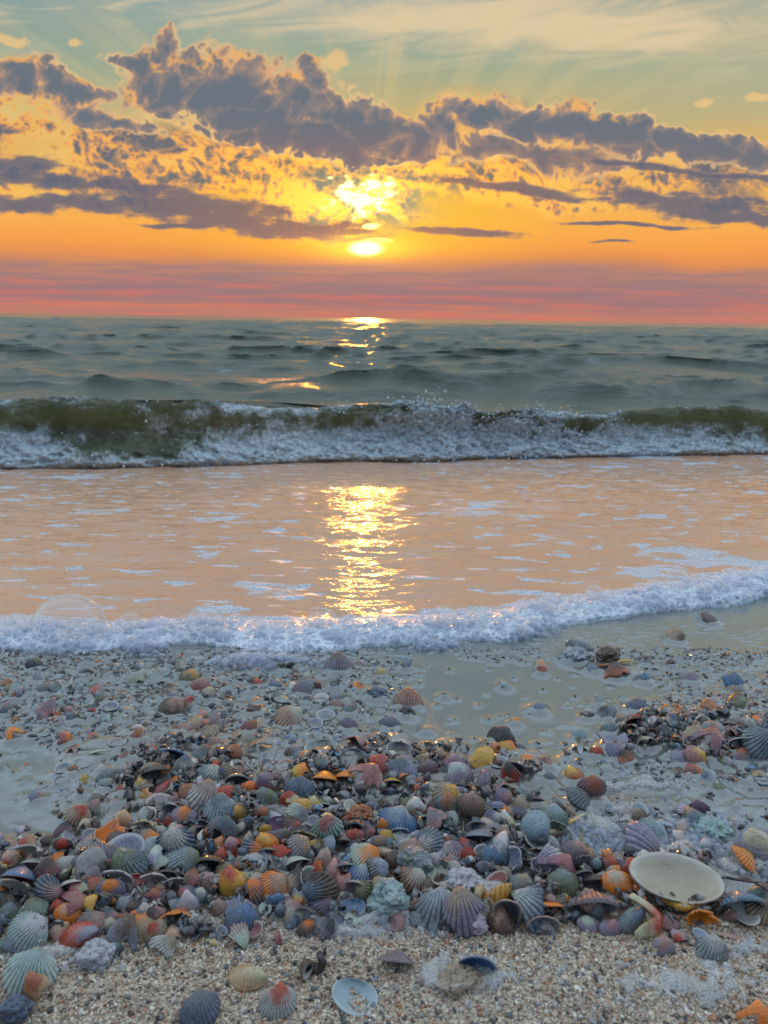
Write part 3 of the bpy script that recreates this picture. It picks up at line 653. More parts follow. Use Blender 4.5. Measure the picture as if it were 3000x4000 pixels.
# kind, px, py, width, tilt, yaw, beak colour, rim colour, inside colour, label, options
# tilt 0 lies dome up, 90 stands with its outside to the viewer, 180 lies open like a cup, negative shows the inside
H = [
('bc',693,2954,106,-50,180,'blue','blue','blue','bright blue broken shell hollow facing out at the top left of the heap'),
('cl',687,3054,72,40,180,'orange','grey','white','small rounded shell with vivid orange top above the coral red ribbed cockle'),
('ck',732,3105,92,35,220,'rust','rose','pink','coral red ribbed cockle left of the dark blue ribbed one'),
('cl',717,3190,105,55,180,'orange','lav','white','grey smooth shell with orange crown below the coral red cockle'),
('ck',301,3190,112,50,150,'red','cream','white','cream ribbed cockle blushed orange red, alone at the left edge of the heap'),
('bc',482,3202,84,60,170,'peach','peach','cream','peach broken shell with a notched edge right of the cream and red cockle'),
('cl',290,3271,98,168,10,'grey','white','grey','small grey open cup of shell with white rim below the cream and red cockle'),
('ck',862,3160,140,38,175,'teal','pale','white','grey teal ribbed cockle, fan spread wide, below the orange cup at centre left'),
('ck',868,3240,122,60,160,'slate','grey','white','slate ribbed cockle standing up below the grey teal fan'),
('ck',590,3316,122,30,140,'pale','white','white','pale ribbed cockle on its side behind the olive blue one'),
('ck',705,3358,142,30,120,'green','pale','white','greenish ribbed cockle with deep ribs beside the toothed dark shell'),
('ck',495,3385,172,42,200,'olive','slate','white','large olive and blue ribbed cockle at left of the heap'),
('ck',832,3370,135,-62,150,'dark','brown','dark','dark brown cockle standing open with white toothed rim'),
('sp',905,3448,118,55,185,'red','yellow','orange','glossy orange slipper shell with red flame, lower left of the heap'),
('ck',950,3440,82,60,200,'yellow','cream','white','yellow ribbed cockle tucked behind the glossy orange slipper shell'),
('cl',812,3440,92,70,160,'pink','pink','white','pale pink smooth shell leaning on the left of the glossy orange slipper shell'),
('ms',84,3430,150,-58,215,'purple','blue','red','long shell showing purple, red and blue inside at the left edge'),
('ck',188,3430,64,60,180,'cream','tan','white','tan ribbed cockle behind the purple and blue open shell'),
('ck',255,3385,108,25,150,'white','pale','white','pale ribbed cockle right above the tan one at the left'),
('cl',431,3481,122,72,180,'orange','lav','white','round shell, orange arc above and grey below, left of the heap'),
('ck',958,3286,84,-40,160,'dark','brown','dark','dark brown hollow cockle left of the big orange slipper shell'),
('cl',958,3213,82,70,170,'slate','grey','white','blue grey smooth oval shell left of the serrated cup'),
('cl',972,3080,76,60,190,'orange','red','white','orange red smooth shell left of the dark blue ribbed cockle'),
('ck',422,3033,94,30,190,'grey','teal','white','grey weathered cockle half sunk in the wash, left of the orange topped shells'),
('ck',814,3027,112,28,160,'white','grey','white','white ribbed cockle behind the orange topped shell at the back of the heap'),
('ck',277,3015,62,25,170,'rust','brown','white','small brown ribbed cockle half buried beside the smooth sand at left'),
('cl',1253,2926,132,172,0,'cream','cream','grey','cream shell open like a saucer of grey water at the back of the heap'),
('bc',1386,2906,142,-35,180,'pink','mauve','pink','pink broken shell with a jagged top edge right of the cream saucer'),
('cl',1380,2966,126,165,20,'orange','cream','blue','open shell with blue hollow and orange rim at the back of the heap'),
('ck',1560,2938,116,168,10,'grey','brown','grey','grey cockle open like a bowl beside the pool edge'),
('cl',1187,2960,82,60,170,'orange','grey','white','grey oval with an orange tip in front of the cream saucer'),
('sp',1271,3042,104,-50,190,'orange','orange','orange','bright orange shell standing open above the bright blue pieces'),
('sp',1175,3024,78,40,180,'orange','yellow','orange','small amber shell left of the bright orange standing one'),
('sp',1346,3035,80,-40,150,'yellow','orange','red','orange and yellow curled piece right of the bright orange standing shell'),
('bc',1425,3040,150,40,120,'rose','pink','pink','long reddish broken wedge pointing up right at the back of the heap',dict(lean=-25)),
('bc',1480,3000,90,60,200,'red','rose','peach','brick red shell fragment on top of the long reddish wedge'),
('ck',1169,3085,126,50,190,'slate','slate','white','dark blue ribbed cockle with pale rib crests near the centre'),
('bc',1241,3105,78,-60,170,'blue','blue','blue','bright blue shell chip standing beside the dark blue ribbed cockle'),
('ck',1273,3150,62,-55,170,'blue','pale','blue','light blue ribbed half shell under the bright blue chip'),
('ck',1567,3010,132,35,170,'slate','lav','white','blue grey ribbed cockle right of the brick red fragment'),
('ck',1672,3005,84,60,190,'mauve','mauve','white','mauve ribbed cockle against the spotted peaked shell'),
('cl',1772,2985,118,30,180,'mauve','purple','white','purple spotted peaked shell like a small hill at the back of the heap',dict(sink=0.0,var=2)),
('sn',1892,3055,124,10,30,'brown','mauve','dark','brown crusted sea snail with round whorls right of the peaked shell'),
('bk',1730,3040,108,160,20,'pink','mauve','white','pinkish broken cup with frosted rim under the peaked shell'),
('ck',1748,3115,122,42,150,'yellow','tan','white','yellowish bumpy cockle left of the standing pink fan'),
('ck',1841,3150,122,84,180,'pink','tan','white','pink beige fan shaped cockle standing on a thin stalk, beak up',dict(var=1,lift=0.004)),
('ms',1924,3152,100,-30,60,'lav','slate','lav','long lilac grey shell lying open right of the standing pink fan'),
('ck',1549,3215,160,35,165,'pale','blue','white','large foam washed blue grey cockle at the centre of the heap'),
('cl',1455,3156,62,70,180,'grey','lav','white','small smooth grey shell left above the foam washed cockle'),
('lp',1400,3180,120,0,0,'rust','dark','dark','rusty dark crusted lump in a hollow at the centre'),
('cl',1048,3125,94,65,150,'olive','grey','white','olive grey round shell left of the dark blue ribbed cockle'),
('ms',1066,3190,112,35,70,'white','slate','white','long white shell lying on its side above the serrated cup'),
('bc',1165,3160,105,60,140,'yellow','peach','cream','yellow orange broken shell left of the bright blue pieces'),
('sp',1222,3140,66,40,190,'cream','yellow','cream','cream rounded bump of shell touching the light blue half shell'),
('bc',1193,3270,100,-70,200,'yellow','olive','cream','tall curved yellowish shell piece like an open ear at the centre left'),
('ck',1084,3234,122,150,20,'dark','slate','purple','serrated dark cup with purple inside, left of the tall red piece'),
('bc',1160,3238,54,80,180,'red','rose','peach','tall red fragment between the serrated cup and the yellow ear'),
('sp',1042,3300,98,70,185,'yellow','orange','orange','big orange slipper shell with amber freckles at centre left'),
('cl',1380,3272,92,75,180,'red','rose','white','brick red smooth shell peeping from the dark centre of the heap'),
('ck',1476,3300,88,75,170,'tan','lav','white','beige round ribbed cockle below the rusty hollow'),
('bc',1259,3372,102,75,180,'pink','pink','white','pink triangular shell plate left below the centre'),
('sp',1296,3398,82,35,160,'peach','pink','peach','small pink cap shell like a mushroom below the pink triangle'),
('ck',1410,3425,122,40,170,'pale','blue','white','blue white ribbed cockle right of the small pink cap'),
('lp',1518,3500,175,0,10,'pale','white','white','big rounded foam white dome at the lower centre',dict(var=2)),
('ck',1711,3553,190,32,175,'pale','grey','white','wide grey blue cone of shell crusted all over, lower centre'),
('lp',1800,3440,160,0,40,'white','cream','white','white chalky boulder of shell under the dark beaded cockle',dict(var=0)),
('sn',1905,3490,190,20,200,'cream','yellow','dark','cream and yellow whelk with dark chips right of the chalky boulder'),
('lp',1621,3364,150,0,120,'grey','green','white','grey green barnacle covered block at the right of centre',dict(var=1)),
('ck',1922,3360,132,35,190,'blue','dark','white','deep blue black cockle with beaded ribs below the long open shell'),
('ms',1862,3270,122,-55,75,'mauve','grey','mauve','long open shell with mauve hollow above the deep blue beaded one'),
('cl',1753,3252,62,170,0,'grey','white','pale','little open cup shell left of the mauve hollow shell'),
('sn',1446,3226,74,40,100,'tan','brown','dark','tan banded spire shell standing at the centre'),
('sp',2241,3030,82,35,200,'yellow','rust','orange','orange brown shell tip at the edge of the pool, right'),
('ck',2313,3083,122,80,180,'rust','mauve','white','round brown cockle standing like a wheel beside the orange brown tip'),
('cl',2090,3123,78,-45,190,'dark','purple','dark','small maroon hollow shell left behind the blue green ribbed cockle'),
('ck',2157,3197,132,55,165,'pale','green','white','blue green ribbed cockle, clean and round, right part of the heap',dict(var=0)),
('st',2241,3203,112,0,20,'yellow','cream','cream','thick yellow splinter leaning on the blue green ribbed cockle',dict(lean=-18,var=1,lift=.004)),
('st',2270,3268,60,0,60,'yellow','olive','cream','short yellow splinter standing in foam below the thick one',dict(lean=-40,var=1)),
('bk',2735,3165,92,70,180,'purple','dark','dark','dark purple spotted shell fragment standing at the right edge of the pool'),
('ck',2512,3292,158,20,60,'mauve','lav','white','long mauve cockle edge with thick teeth tilted in the foam at right',dict(lean=30,var=2)),
('big',2640,3450,352,-160,188,'yellow','tan','cream','very large cream clam lying open, biggest shell on the right'),
('cl',2965,3310,190,70,190,'cream','lav','white','big smooth lilac grey clam cut by the right edge'),
('lp',2772,3242,165,0,0,'pale','blue','white','foam covered mound of shell in the froth at right',dict(sink=.35)),
('cl',2151,3328,62,75,180,'rust','orange','white','small orange brown oval below the blue green ribbed cockle'),
('ck',2247,3330,112,50,150,'pink','mauve','white','pink ribbed cockle above the long rose fragment'),
('bc',2181,3402,165,50,150,'rose','mauve','pink','long rose coloured broken shell with a jagged upper edge',dict(lean=15)),
('ck',2199,3445,132,35,180,'green','olive','white','sharp green ribbed cockle with peaked beak under the rose fragment'),
('bc',2458,3396,84,60,180,'red','rose','rose','brick red shell piece left of the very large cream clam'),
('cl',2416,3450,132,50,190,'cream','orange','white','smooth cream clam with orange side touching the very large clam'),
('ck',2036,3456,104,50,170,'tan','grey','white','tan grainy ribbed cockle right of the cream whelk'),
('cl',2151,3522,124,-50,180,'rust','orange','orange','open shell with burnt orange hollow under the green ribbed cockle'),
('ck',2313,3520,215,-52,185,'lav','mauve','lav','large grey pink cockle open to the viewer holding crusted bits',dict(var=3)),
('lp',2300,3505,105,0,0,'pink','mauve','pink','pink crusted cluster sitting in the large open grey pink cockle',dict(lift=.006)),
('ck',2330,3560,72,60,180,'lav','grey','white','small grey dome shell at the lip of the large open cockle',dict(lift=.004)),
('cl',2121,3607,135,-75,180,'pink','peach','grey','round pinkish shell packed with grit, lower right of centre'),
('lp',2121,3612,92,0,0,'grey','white','grey','clot of grey grit filling the round pinkish shell',dict(var=2)),
('ck',2892,3525,190,-55,200,'slate','blue','blue','large dark blue pitted shell at the right, hollow out'),
('ms',2464,3600,122,60,150,'slate','grey','white','slate mussel shell standing steeply, lower right'),
('bc',2530,3600,150,45,120,'red','cream','yellow','red to cream broken shell slanting beside the slate mussel',dict(lean=35)),
('cl',2500,3625,90,60,180,'yellow','cream','white','amber based cream shell below the slanting red piece'),
('bk',2742,3583,132,-60,180,'cream','orange','orange','orange and white shell arch with toothed rim under the very large clam'),
('ck',2784,3708,132,40,190,'white','grey','white','white deeply ribbed cockle alone on the grit at lower right'),
('kn',2832,3655,132,0,-20,'cream','peach','cream','cream knobbed coral twig behind the white ribbed cockle'),
('bc',2597,3697,92,60,180,'pink','lav','white','pale pink broken plate on the grit at lower right'),
('cl',2300,3613,92,45,180,'white','lav','white','smooth white dome shell left of the slate mussel'),
('cl',2386,3625,92,60,170,'pink','lav','white','lilac pink smooth shell next to the smooth white dome'),
('bc',2953,3972,150,50,170,'orange','orange','orange','blurred orange shell in the bottom right corner'),
('ck',124,3560,122,30,190,'olive','green','white','olive ribbed cockle at the left end, on top of the white one'),
('ck',103,3630,172,28,120,'white','pale','white','big white cockle with heavy ribs at the left end'),
('ck',18,3560,100,40,170,'grey','green','white','grey green cockle cut by the left edge'),
('bc',223,3545,82,60,180,'red','rose','rose','crimson shell piece right of the olive ribbed cockle'),
('bc',338,3540,84,50,120,'yellow','yellow','yellow','bright yellow shell splinter left of the heap bottom',dict(lean=-25)),
('cl',262,3571,112,50,160,'peach','orange','white','peach orange smooth shell between the crimson and yellow pieces'),
('ck',362,3618,142,32,140,'pink','mauve','white','pink ribbed cockle in front of the peach orange shell'),
('bc',241,3625,78,60,150,'peach','cream','cream','peach triangle of shell above the long red one'),
('ms',308,3662,155,50,95,'lav','red','rose','long red edged shell on the sand at lower left'),
('bc',482,3643,132,55,160,'brown','grey','brown','brown pyramid shaped broken shell at lower left'),
('lp',374,3733,162,0,0,'white','pale','white','white lumpy dome on the sand below the long red edged shell',dict(sink=.3)),
('ck',115,3800,210,34,200,'pale','white','white','big pale blue white fan cockle near the lower left corner'),
('bc',150,3865,120,70,190,'rust','peach','brown','brown pointed fragment behind the black stone in the corner'),
('lp',60,3945,140,0,0,'slate','dark','dark','dark blue black stone in the lower left corner'),
('ck',946,3590,142,30,160,'blue','slate','blue','blue ribbed cockle pressed into froth at lower centre left'),
('bc',690,3575,128,-40,160,'rust','orange','rust','curled orange brown piece left of the white star shaped one'),
('bc',723,3530,112,75,180,'white','lav','white','white pointed star shaped shell fragment at lower left',dict(lean=12)),
('bc',598,3508,102,60,170,'rust','purple','orange','orange and purple broken shell left of the white star shaped one'),
('ck',620,3480,70,45,170,'cream','rust','white','small cream shell with rusty stripe above the orange and purple one'),
('ms',965,3806,172,14,92,'cream','peach','cream','cream and amber shell lying on the near sand'),
('ck',778,3945,165,38,190,'teal','slate','white','blurred blue grey cockle near the bottom, left of centre'),
('ck',1084,3915,155,50,180,'red','white','white','white shell with a red patch near the bottom'),
('sn',1223,3770,122,20,60,'dark','brown','dark','dark wet sea snail sunk in the near sand'),
('cl',1549,3748,150,-50,180,'lav','mauve','lav','grey lilac hollow shell on the near sand at centre'),
('cl',1862,3765,162,-72,180,'blue','blue','blue','blue round shell standing hollow out on the near sand'),
('cl',1386,3895,185,165,0,'white','pale','pale','wide open pale blue clam near the bottom centre'),
('lp',1796,3850,200,0,0,'tan','white','white','pale frothy lump in front of the blue round shell',dict(sink=.5,var=1)),
('cl',1377,3547,106,160,10,'slate','white','blue','bluish open cup with white rim left of the foam white dome'),
('ck',1066,3478,132,60,150,'peach','orange','white','pink orange arched cockle at the bottom edge of the heap'),
('cl',1075,3520,90,70,170,'blue','slate','blue','blue plate of shell under the pink orange arch'),
('lp',1856,3600,106,0,0,'white','pale','white','small white grainy dome below the cream whelk',dict(var=2)),
('sp',1958,3597,112,35,170,'peach','brown','peach','pink brown smooth shell right of the small white grainy dome'),
('ms',325,2625,92,10,80,'dark','slate','dark','dark mussel in the wash just below the foam at left'),
('cl',537,2625,48,15,0,'dark','brown','dark','small black shell below the foam, left'),
('ck',741,2647,82,30,170,'yellow','olive','white','yellow olive cockle in the wash behind a pink one'),
('ck',778,2680,84,35,180,'pink','rose','white','pink cockle in the wash just in front of the yellow olive one'),
('ck',672,2766,112,28,150,'pink','brown','white','brown pink ribbed cockle in the wash left of centre'),
('bk',181,2770,92,40,170,'mauve','pink','white','mauve ribbed broken cockle in the wash near the left edge'),
('ms',118,2880,68,15,80,'dark','dark','dark','black pebble like shell on smooth sand at left'),
('bc',582,2734,38,30,180,'blue','blue','blue','tiny bright blue chip left of the brown pink cockle'),
('cl',720,2810,48,-40,180,'pale','blue','pale','small light blue shell below the brown pink cockle'),
('bc',525,2875,84,60,170,'rust','pale','white','pale shell plate with rusty tip in the wash at left'),
('cl',747,2870,62,30,160,'tan','grey','white','small tan grey shell in the wash left of centre'),
('ck',970,2896,84,30,160,'grey','tan','white','grey ribbed cockle at the back of the heap, left of the cream saucer'),
('bc',910,2945,74,50,150,'rust','brown','rust','star like reddish brown fragment right of the blue hollow shell'),
('bk',150,2650,84,30,140,'white','slate','white','white and black ribbed piece near the left edge under the foam'),
('ck',172,2692,76,30,160,'tan','grey','white','dull tan cockle below the white and black ribbed piece'),
('ck',1325,2592,118,32,170,'brown','grey','white','brown peaked cockle just below the foam at centre'),
('bk',1181,2686,92,30,160,'grey','mauve','grey','grey ribbed broken cockle left of a thin upright chip'),
('bc',1229,2684,56,70,130,'brown','mauve','brown','thin upright brown chip in the wash at centre'),
('bc',1196,2702,30,70,180,'blue','blue','blue','tiny vivid blue fragment at the foot of the upright brown chip'),
('ck',1595,2731,118,32,175,'rust','tan','white','orange tan cockle beside the wide pool'),
('lp',1470,2712,104,0,0,'slate','pale','slate','bluish crusted lump touching the orange tan cockle',dict(sink=.35)),
('ms',1325,2722,88,15,85,'olive','grey','olive','olive gaping shell in the wash at centre'),
('ck',1368,2775,68,30,180,'mauve','grey','white','small mauve cockle in the wash below the olive gaping shell'),
('ck',1524,2827,84,26,170,'lav','slate','white','low grey cockle in the pool with a gleaming rim'),
('ck',1127,2805,112,26,120,'white','tan','white','white fan cockle lying flat in the wash at centre left'),
('ck',1356,2832,82,26,170,'slate','mauve','white','dull slate cockle between the white fan and the pool'),
('lp',1585,2785,80,0,0,'dark','brown','dark','black angular lump below the orange tan cockle',dict(sink=.3)),
('ck',1959,2887,112,34,165,'dark','dark','white','black cockle with pale ribs alone at the pool edge',dict(var=1)),
('cl',1666,2860,56,172,0,'tan','white','grey','tiny open cup with shining ring in the pool'),
('ck',2262,2529,104,32,160,'pale','slate','white','pale blue ribbed cockle on the far side of the pool'),
('lp',2241,2562,135,0,0,'pale','slate','white','lumpy frothy shell in front of the pale blue far cockle',dict(sink=.35)),
('lp',2374,2562,104,0,0,'brown','mauve','dark','brown weed covered lump at the far side of the pool'),
('st',2400,2590,175,0,8,'rust','yellow','yellow','long reed with yellow tip lying across the brown lump',dict(var=0,lift=.006,lean=-3)),
('bc',2400,2620,110,20,150,'dark','rust','mauve','dark broken shell under the long reed'),
('cl',2518,2650,72,35,180,'blue','slate','white','small blue shell right in front of the long reed'),
('bc',2603,2764,36,60,180,'orange','rust','orange','tiny orange chip in the right pool'),
('cl',2772,2773,72,30,90,'rust','rust','orange','rust orange shell half drowned at right of the pool'),
('ck',2491,2757,92,26,170,'teal','slate','white','smooth teal grey dome in the right pool'),
('ck',2386,2850,82,22,170,'teal','slate','white','low teal dome with gleaming edge in the middle of the right pool'),
('cl',2100,2766,86,16,170,'teal','slate','white','dull sunken shell in the left part of the right pool'),
('cl',2790,2850,100,40,180,'tan','grey','white','tan smooth shell on top of the far right cluster'),
('bc',2775,2896,155,30,150,'rust','mauve','pink','long pinkish brown piece in the far right cluster'),
('lp',2590,2865,80,0,0,'dark','slate','dark','black crusted lump at the left end of the far right cluster'),
('cl',2892,2955,92,50,190,'rust','lav','white','grey shell with orange brown crown in the far right cluster'),
('cl',2669,2960,102,30,160,'mauve','lav','white','mauve smooth shell in front of the far right cluster'),
('st',2758,2600,40,0,0,'brown','grey','brown','thin twig standing up in the right wash',dict(var=2,lean=-82)),
('cl',2772,2420,72,20,90,'dark','brown','dark','dark round shell at the very edge of the foam, right'),
('cl',2880,2832,90,30,170,'mauve','slate','white','mauve grey shell at the far right of the cluster'),
('ck',2700,2650,80,26,160,'mauve','lav','white','mauve cockle in the right wash below the standing twig'),
('ck',2870,2660,100,26,170,'slate','blue','white','slate blue cockle near the right edge above the cluster'),
('cl',2640,2490,80,18,90,'brown','tan','white','brown low shell near the bright water on the right'),
('st',2440,3210,80,0,5,'dark','dark','dark','thin black twig lying over froth right of the yellow splinter',dict(var=2,lift=.004)),
('st',2880,3440,180,0,-12,'dark','brown','dark','dark bent twig on the foam right of the very large clam',dict(var=2,lift=.01)),
('st',2960,3460,120,0,-30,'dark','brown','dark','second dark twig crossing the first at the right edge',dict(var=2,lift=.012)),
('st',1810,3230,100,0,85,'tan','olive','tan','thin tan stalk under the standing pink fan',dict(var=2,lean=-70)),
('lp',2713,3418,24,0,0,'dark','dark','dark','tiny dark pebble lying inside the very large cream clam',dict(lift=.006,sink=0)),
('st',1786,2922,70,0,0,'brown','grey','brown','hair thin twig rising from the purple spotted peaked shell',dict(var=2,lean=-72,lift=.006)),
('st',380,2926,190,0,2,'grey','tan','grey','grey strip of reed in the wash at left, longer one',dict(var=0)),
('st',340,2950,150,0,-3,'tan','white','grey','pale strip of reed below the longer grey one at left',dict(var=0)),
]
LAND = [(693,2954,'the bright blue hollow shell'),(301,3190,'the cream and red cockle'),(84,3430,'the purple and blue open shell'),(495,3385,'the large olive blue cockle'),
 (905,3448,'the glossy orange slipper shell'),(431,3481,'the round orange arc shell'),(1253,2926,'the cream saucer shell'),(1271,3042,'the bright orange standing shell'),
 (1169,3085,'the dark blue ribbed cockle'),(1772,2985,'the spotted peaked shell'),(1841,3150,'the standing pink fan'),(1549,3215,'the foam washed blue cockle'),
 (1042,3300,'the big orange slipper shell'),(1518,3500,'the foam white dome'),(1711,3553,'the wide crusted cone'),(1905,3490,'the cream and yellow whelk'),
 (1922,3360,'the deep blue beaded cockle'),(2157,3197,'the blue green ribbed cockle'),(2313,3083,'the wheel like brown cockle'),(2640,3432,'the very large cream clam'),
 (2313,3520,'the large open grey pink cockle'),(2892,3525,'the large dark blue pitted shell'),(2784,3708,'the white ribbed cockle on grit'),(115,3800,'the big pale fan cockle'),
 (672,2766,'the brown pink cockle'),(1325,2592,'the brown peaked cockle'),(1595,2731,'the orange tan cockle'),(1959,2887,'the black ribbed cockle'),(2262,2529,'the pale blue far cockle'),
 (2400,2590,'the long yellow tipped reed'),(2790,2850,'the far right cluster'),(118,2880,'the black pebble like shell'),(525,2875,'the rusty tipped plate'),(1862,3765,'the blue standing shell'),(1223,3770,'the dark sunken snail'),
 (1127,2805,'the white flat fan cockle'),(181,2770,'the mauve ribbed piece'),(2735,3165,'the dark purple fragment'),(723,3530,'the white star fragment'),(741,2647,'the yellow olive cockle')]
for row in H:
    opt = dict(row[10]) if len(row) > 10 else {}
    if row[1] < 2900 and 'sink' not in opt: opt['sink'] = 0.12
    tl = row[4] + rng.normal()*4; yw = row[5] + rng.normal()*8
    if row[0] in ('st', 'kn'): tl, yw = row[4], row[5]
    opt.setdefault('lean', float(rng.normal()*6))
    place(row[0], row[1], row[2], row[3], tl, yw, row[6], row[7], row[8], row[9], **opt)

# barnacles grown onto some of the larger shells, each a part of its shell
def barnacle_mesh():
    V = []; m = 12; prof_ = [(0.5, -0.15), (0.46, 0.10), (0.34, 0.30), (0.24, 0.36), (0.18, 0.30), (0.12, 0.08), (0.0, 0.04)]
    for r_, z_ in prof_:
        for i in range(m):
            a_ = i*math.tau/m; q = r_*(1+0.10*(i % 2)); V.append((q*math.cos(a_), q*math.sin(a_), z_))
    F = [(k*m+i, k*m+(i+1) % m, (k+1)*m+(i+1) % m, (k+1)*m+i) for k in range(6) for i in range(m)]
    n_ = len(V); return mesh_from('barnacle', V, F, True, {'grow': np.full(n_, .5), 'inner': np.repeat([0, 0, 0, 0, 1, 1, 1], m), 'rib': np.ones(n_)})
BARN = barnacle_mesh(); BARN.materials.append(M_SHELL)
CRUSTED = ('purple spotted peaked', 'foam washed', 'wide grey blue cone', 'grey green barnacle', 'deep blue black', 'chalky boulder', 'brown crusted sea snail', 'cream and yellow whelk', 'big rounded foam', 'large dark blue pitted',
           'yellowish bumpy', 'tan grainy', 'big white cockle', 'orange tan cockle', 'brown peaked', 'olive ribbed', 'large olive and blue', 'pink crusted cluster')
for o in [q for q in COL.objects if q.get('label') and any(q['label'].startswith(c) for c in CRUSTED)]:
    me_ = o.data; co = np.array([v.co[:] for v in me_.vertices]); nn = np.array([v.normal[:] for v in me_.vertices])
    inn_ = np.zeros(len(co), np.float32); me_.attributes['inner'].data.foreach_get('value', inn_)
    wn = nn @ np.array(o.matrix_world.to_3x3().normalized()).T
    ok_ = np.where((inn_ < 0.5) & (wn[:, 2] > 0.15) & (wn[:, 1] < 0.5))[0]
    if len(ok_) == 0: continue
    for k in rng.choice(ok_, int(rng.integers(4, 9))):
        c_ = bpy.data.objects.new('barnacle', BARN); COL.objects.link(c_); c_.parent = o
        s_ = float(rng.uniform(0.05, 0.11)); qn = Vector(nn[k]).to_track_quat('Z', 'Y')
        c_.matrix_local = Matrix.Translation(Vector(co[k])) @ qn.to_matrix().to_4x4() @ Matrix.Scale(s_, 4)
        c_['col_a'] = [0.46, 0.44, 0.40]; c_['col_b'] = [0.50, 0.47, 0.42]; c_['col_in'] = [0.06, 0.06, 0.07]

# smaller shells filling the heap and the wash, each a thing of its own
used_labels = set(r[9] for r in H)
CW = {'white': 'white', 'cream': 'cream', 'grey': 'grey', 'slate': 'slate blue', 'dark': 'blackish', 'blue': 'blue', 'pale': 'pale blue', 'teal': 'teal grey', 'olive': 'olive', 'green': 'greenish', 'pink': 'pink',
      'rose': 'dusky red', 'mauve': 'mauve', 'orange': 'orange', 'red': 'red', 'rust': 'rust brown', 'yellow': 'yellow', 'brown': 'brown', 'tan': 'tan', 'peach': 'peach', 'purple': 'purple', 'lav': 'lilac grey'}
KW = {'ck': 'ribbed cockle', 'cl': 'smooth clam shell', 'bk': 'broken ribbed shell', 'bc': 'broken smooth shell', 'ms': 'mussel shell', 'sp': 'slipper shell', 'sn': 'spired snail shell'}
def auto_label(kind, px, py, w, c1, pose):
    best = sorted(LAND, key=lambda q: (q[0]-px)**2 + 2.2*(q[1]-py)**2)
    size = 'tiny' if w < 50 else ('small' if w < 72 else ('medium' if w < 98 else 'fairly large'))
    for q in best[:9]:
        dx, dy = px-q[0], (py-q[1])*1.5
        if abs(dx) > 1.8*abs(dy): rel = 'left of' if dx < 0 else 'right of'
        elif abs(dy) > 1.8*abs(dx): rel = 'straight behind' if dy < 0 else 'straight in front of'
        else: rel = ('behind and left of' if dx < 0 else 'behind and right of') if dy < 0 else ('in front and left of' if dx < 0 else 'in front and right of')
        for far in ('', 'some way ', 'well '):
            dd = math.hypot(dx, dy)
            want = '' if dd < 170 else ('some way ' if dd < 330 else 'well ')
            if far != want: continue
            s = f"{size} {CW[c1]} {KW[kind]} {pose}{far}{rel} {q[2]}"
            if s not in used_labels and len(s.split()) <= 16:
                used_labels.add(s); return s
    return None
count = 0; tries = 0; scat = []
GREYS = ['white', 'white', 'grey', 'grey', 'slate', 'slate', 'pale', 'teal', 'tan', 'tan', 'mauve', 'lav', 'brown', 'brown', 'olive', 'cream', 'dark', 'pink']
WARM = ['orange', 'orange', 'red', 'rust', 'peach', 'pink', 'rose', 'yellow', 'red', 'cream', 'brown', 'dark']
quota = {'ck': 230, 'cl': 140, 'bk': 150, 'bc': 150, 'ms': 24, 'sp': 24, 'sn': 12}
while count < 560 and tries < 90000:
    tries += 1
    px = rng.uniform(-40, 3040); py = rng.uniform(2580, 3720)
    pd = float(pile_d(px, py)); wd = float(wash_d(px, py)) if py < 3060 else 0
    if rng.random() > max(pd*1.0, wd*0.45, 0.012): continue
    persp = 0.75 + 0.5*(py-2600)/1100
    w = (rng.uniform(56, 104)*rng.choice([0.9, 1, 1.4], p=[.4, .35, .25]) if pd > 0.4 else rng.uniform(34, 92))*persp*rng.choice([0.8, 1, 1.1])
    ok = True
    for (_, _, _, qx, qy, qw) in placed:
        if qw > 200 and abs(px-qx) < qw*0.5+w*0.4 and abs(py-qy) < qw*0.26+w*0.3: ok = False; break
        if abs(px-qx) < (w+qw)*0.25 and abs(py-qy) < (w+qw)*0.13: ok = False; break
    if not ok: continue
    kd = rng.choice(['ck', 'cl', 'bk', 'bc', 'ms', 'sp', 'sn'], p=[0.36, 0.09, 0.20, 0.255, 0.03, 0.04, 0.025])
    if quota[kd] <= 0: continue
    warm = rng.random() < (0.52 if (py > 2980 and px < 1600) else 0.22)
    pool = WARM if warm else GREYS
    c1 = str(rng.choice(pool)); c2 = str(rng.choice(pool if rng.random() < .5 else GREYS)); ci = str(rng.choice(['white', 'grey', 'lav', 'pale', c1]))
    m = rng.random()
    if pd > 0.4: tilt, pose = (rng.uniform(15, 60), '') if m < 0.42 else ((rng.uniform(60, 100), 'standing up ') if m < 0.62 else ((rng.uniform(150, 185), 'lying open ') if m < 0.80 else (rng.uniform(-75, -40), 'hollow out ')))
    else: tilt, pose = (rng.uniform(0, 35), '') if m < 0.8 else (rng.uniform(150, 185), 'lying open ')
    lab = auto_label(str(kd), px, py, w, c1, pose)
    if lab is None: continue
    place(str(kd), px, py, w, tilt, rng.uniform(100, 260) if rng.random() < .7 else rng.uniform(0, 360), c1, c2, ci, lab, sink=0.15 if pd > .4 else 0.22,
          lean=float(rng.normal()*14), group='smaller shells strewn among the larger ones', lift=0.002 if pd > 0.5 else 0.0025)
    quota[kd] -= 1; count += 1; scat.append(w)
print('scattered', count, 'of', tries)

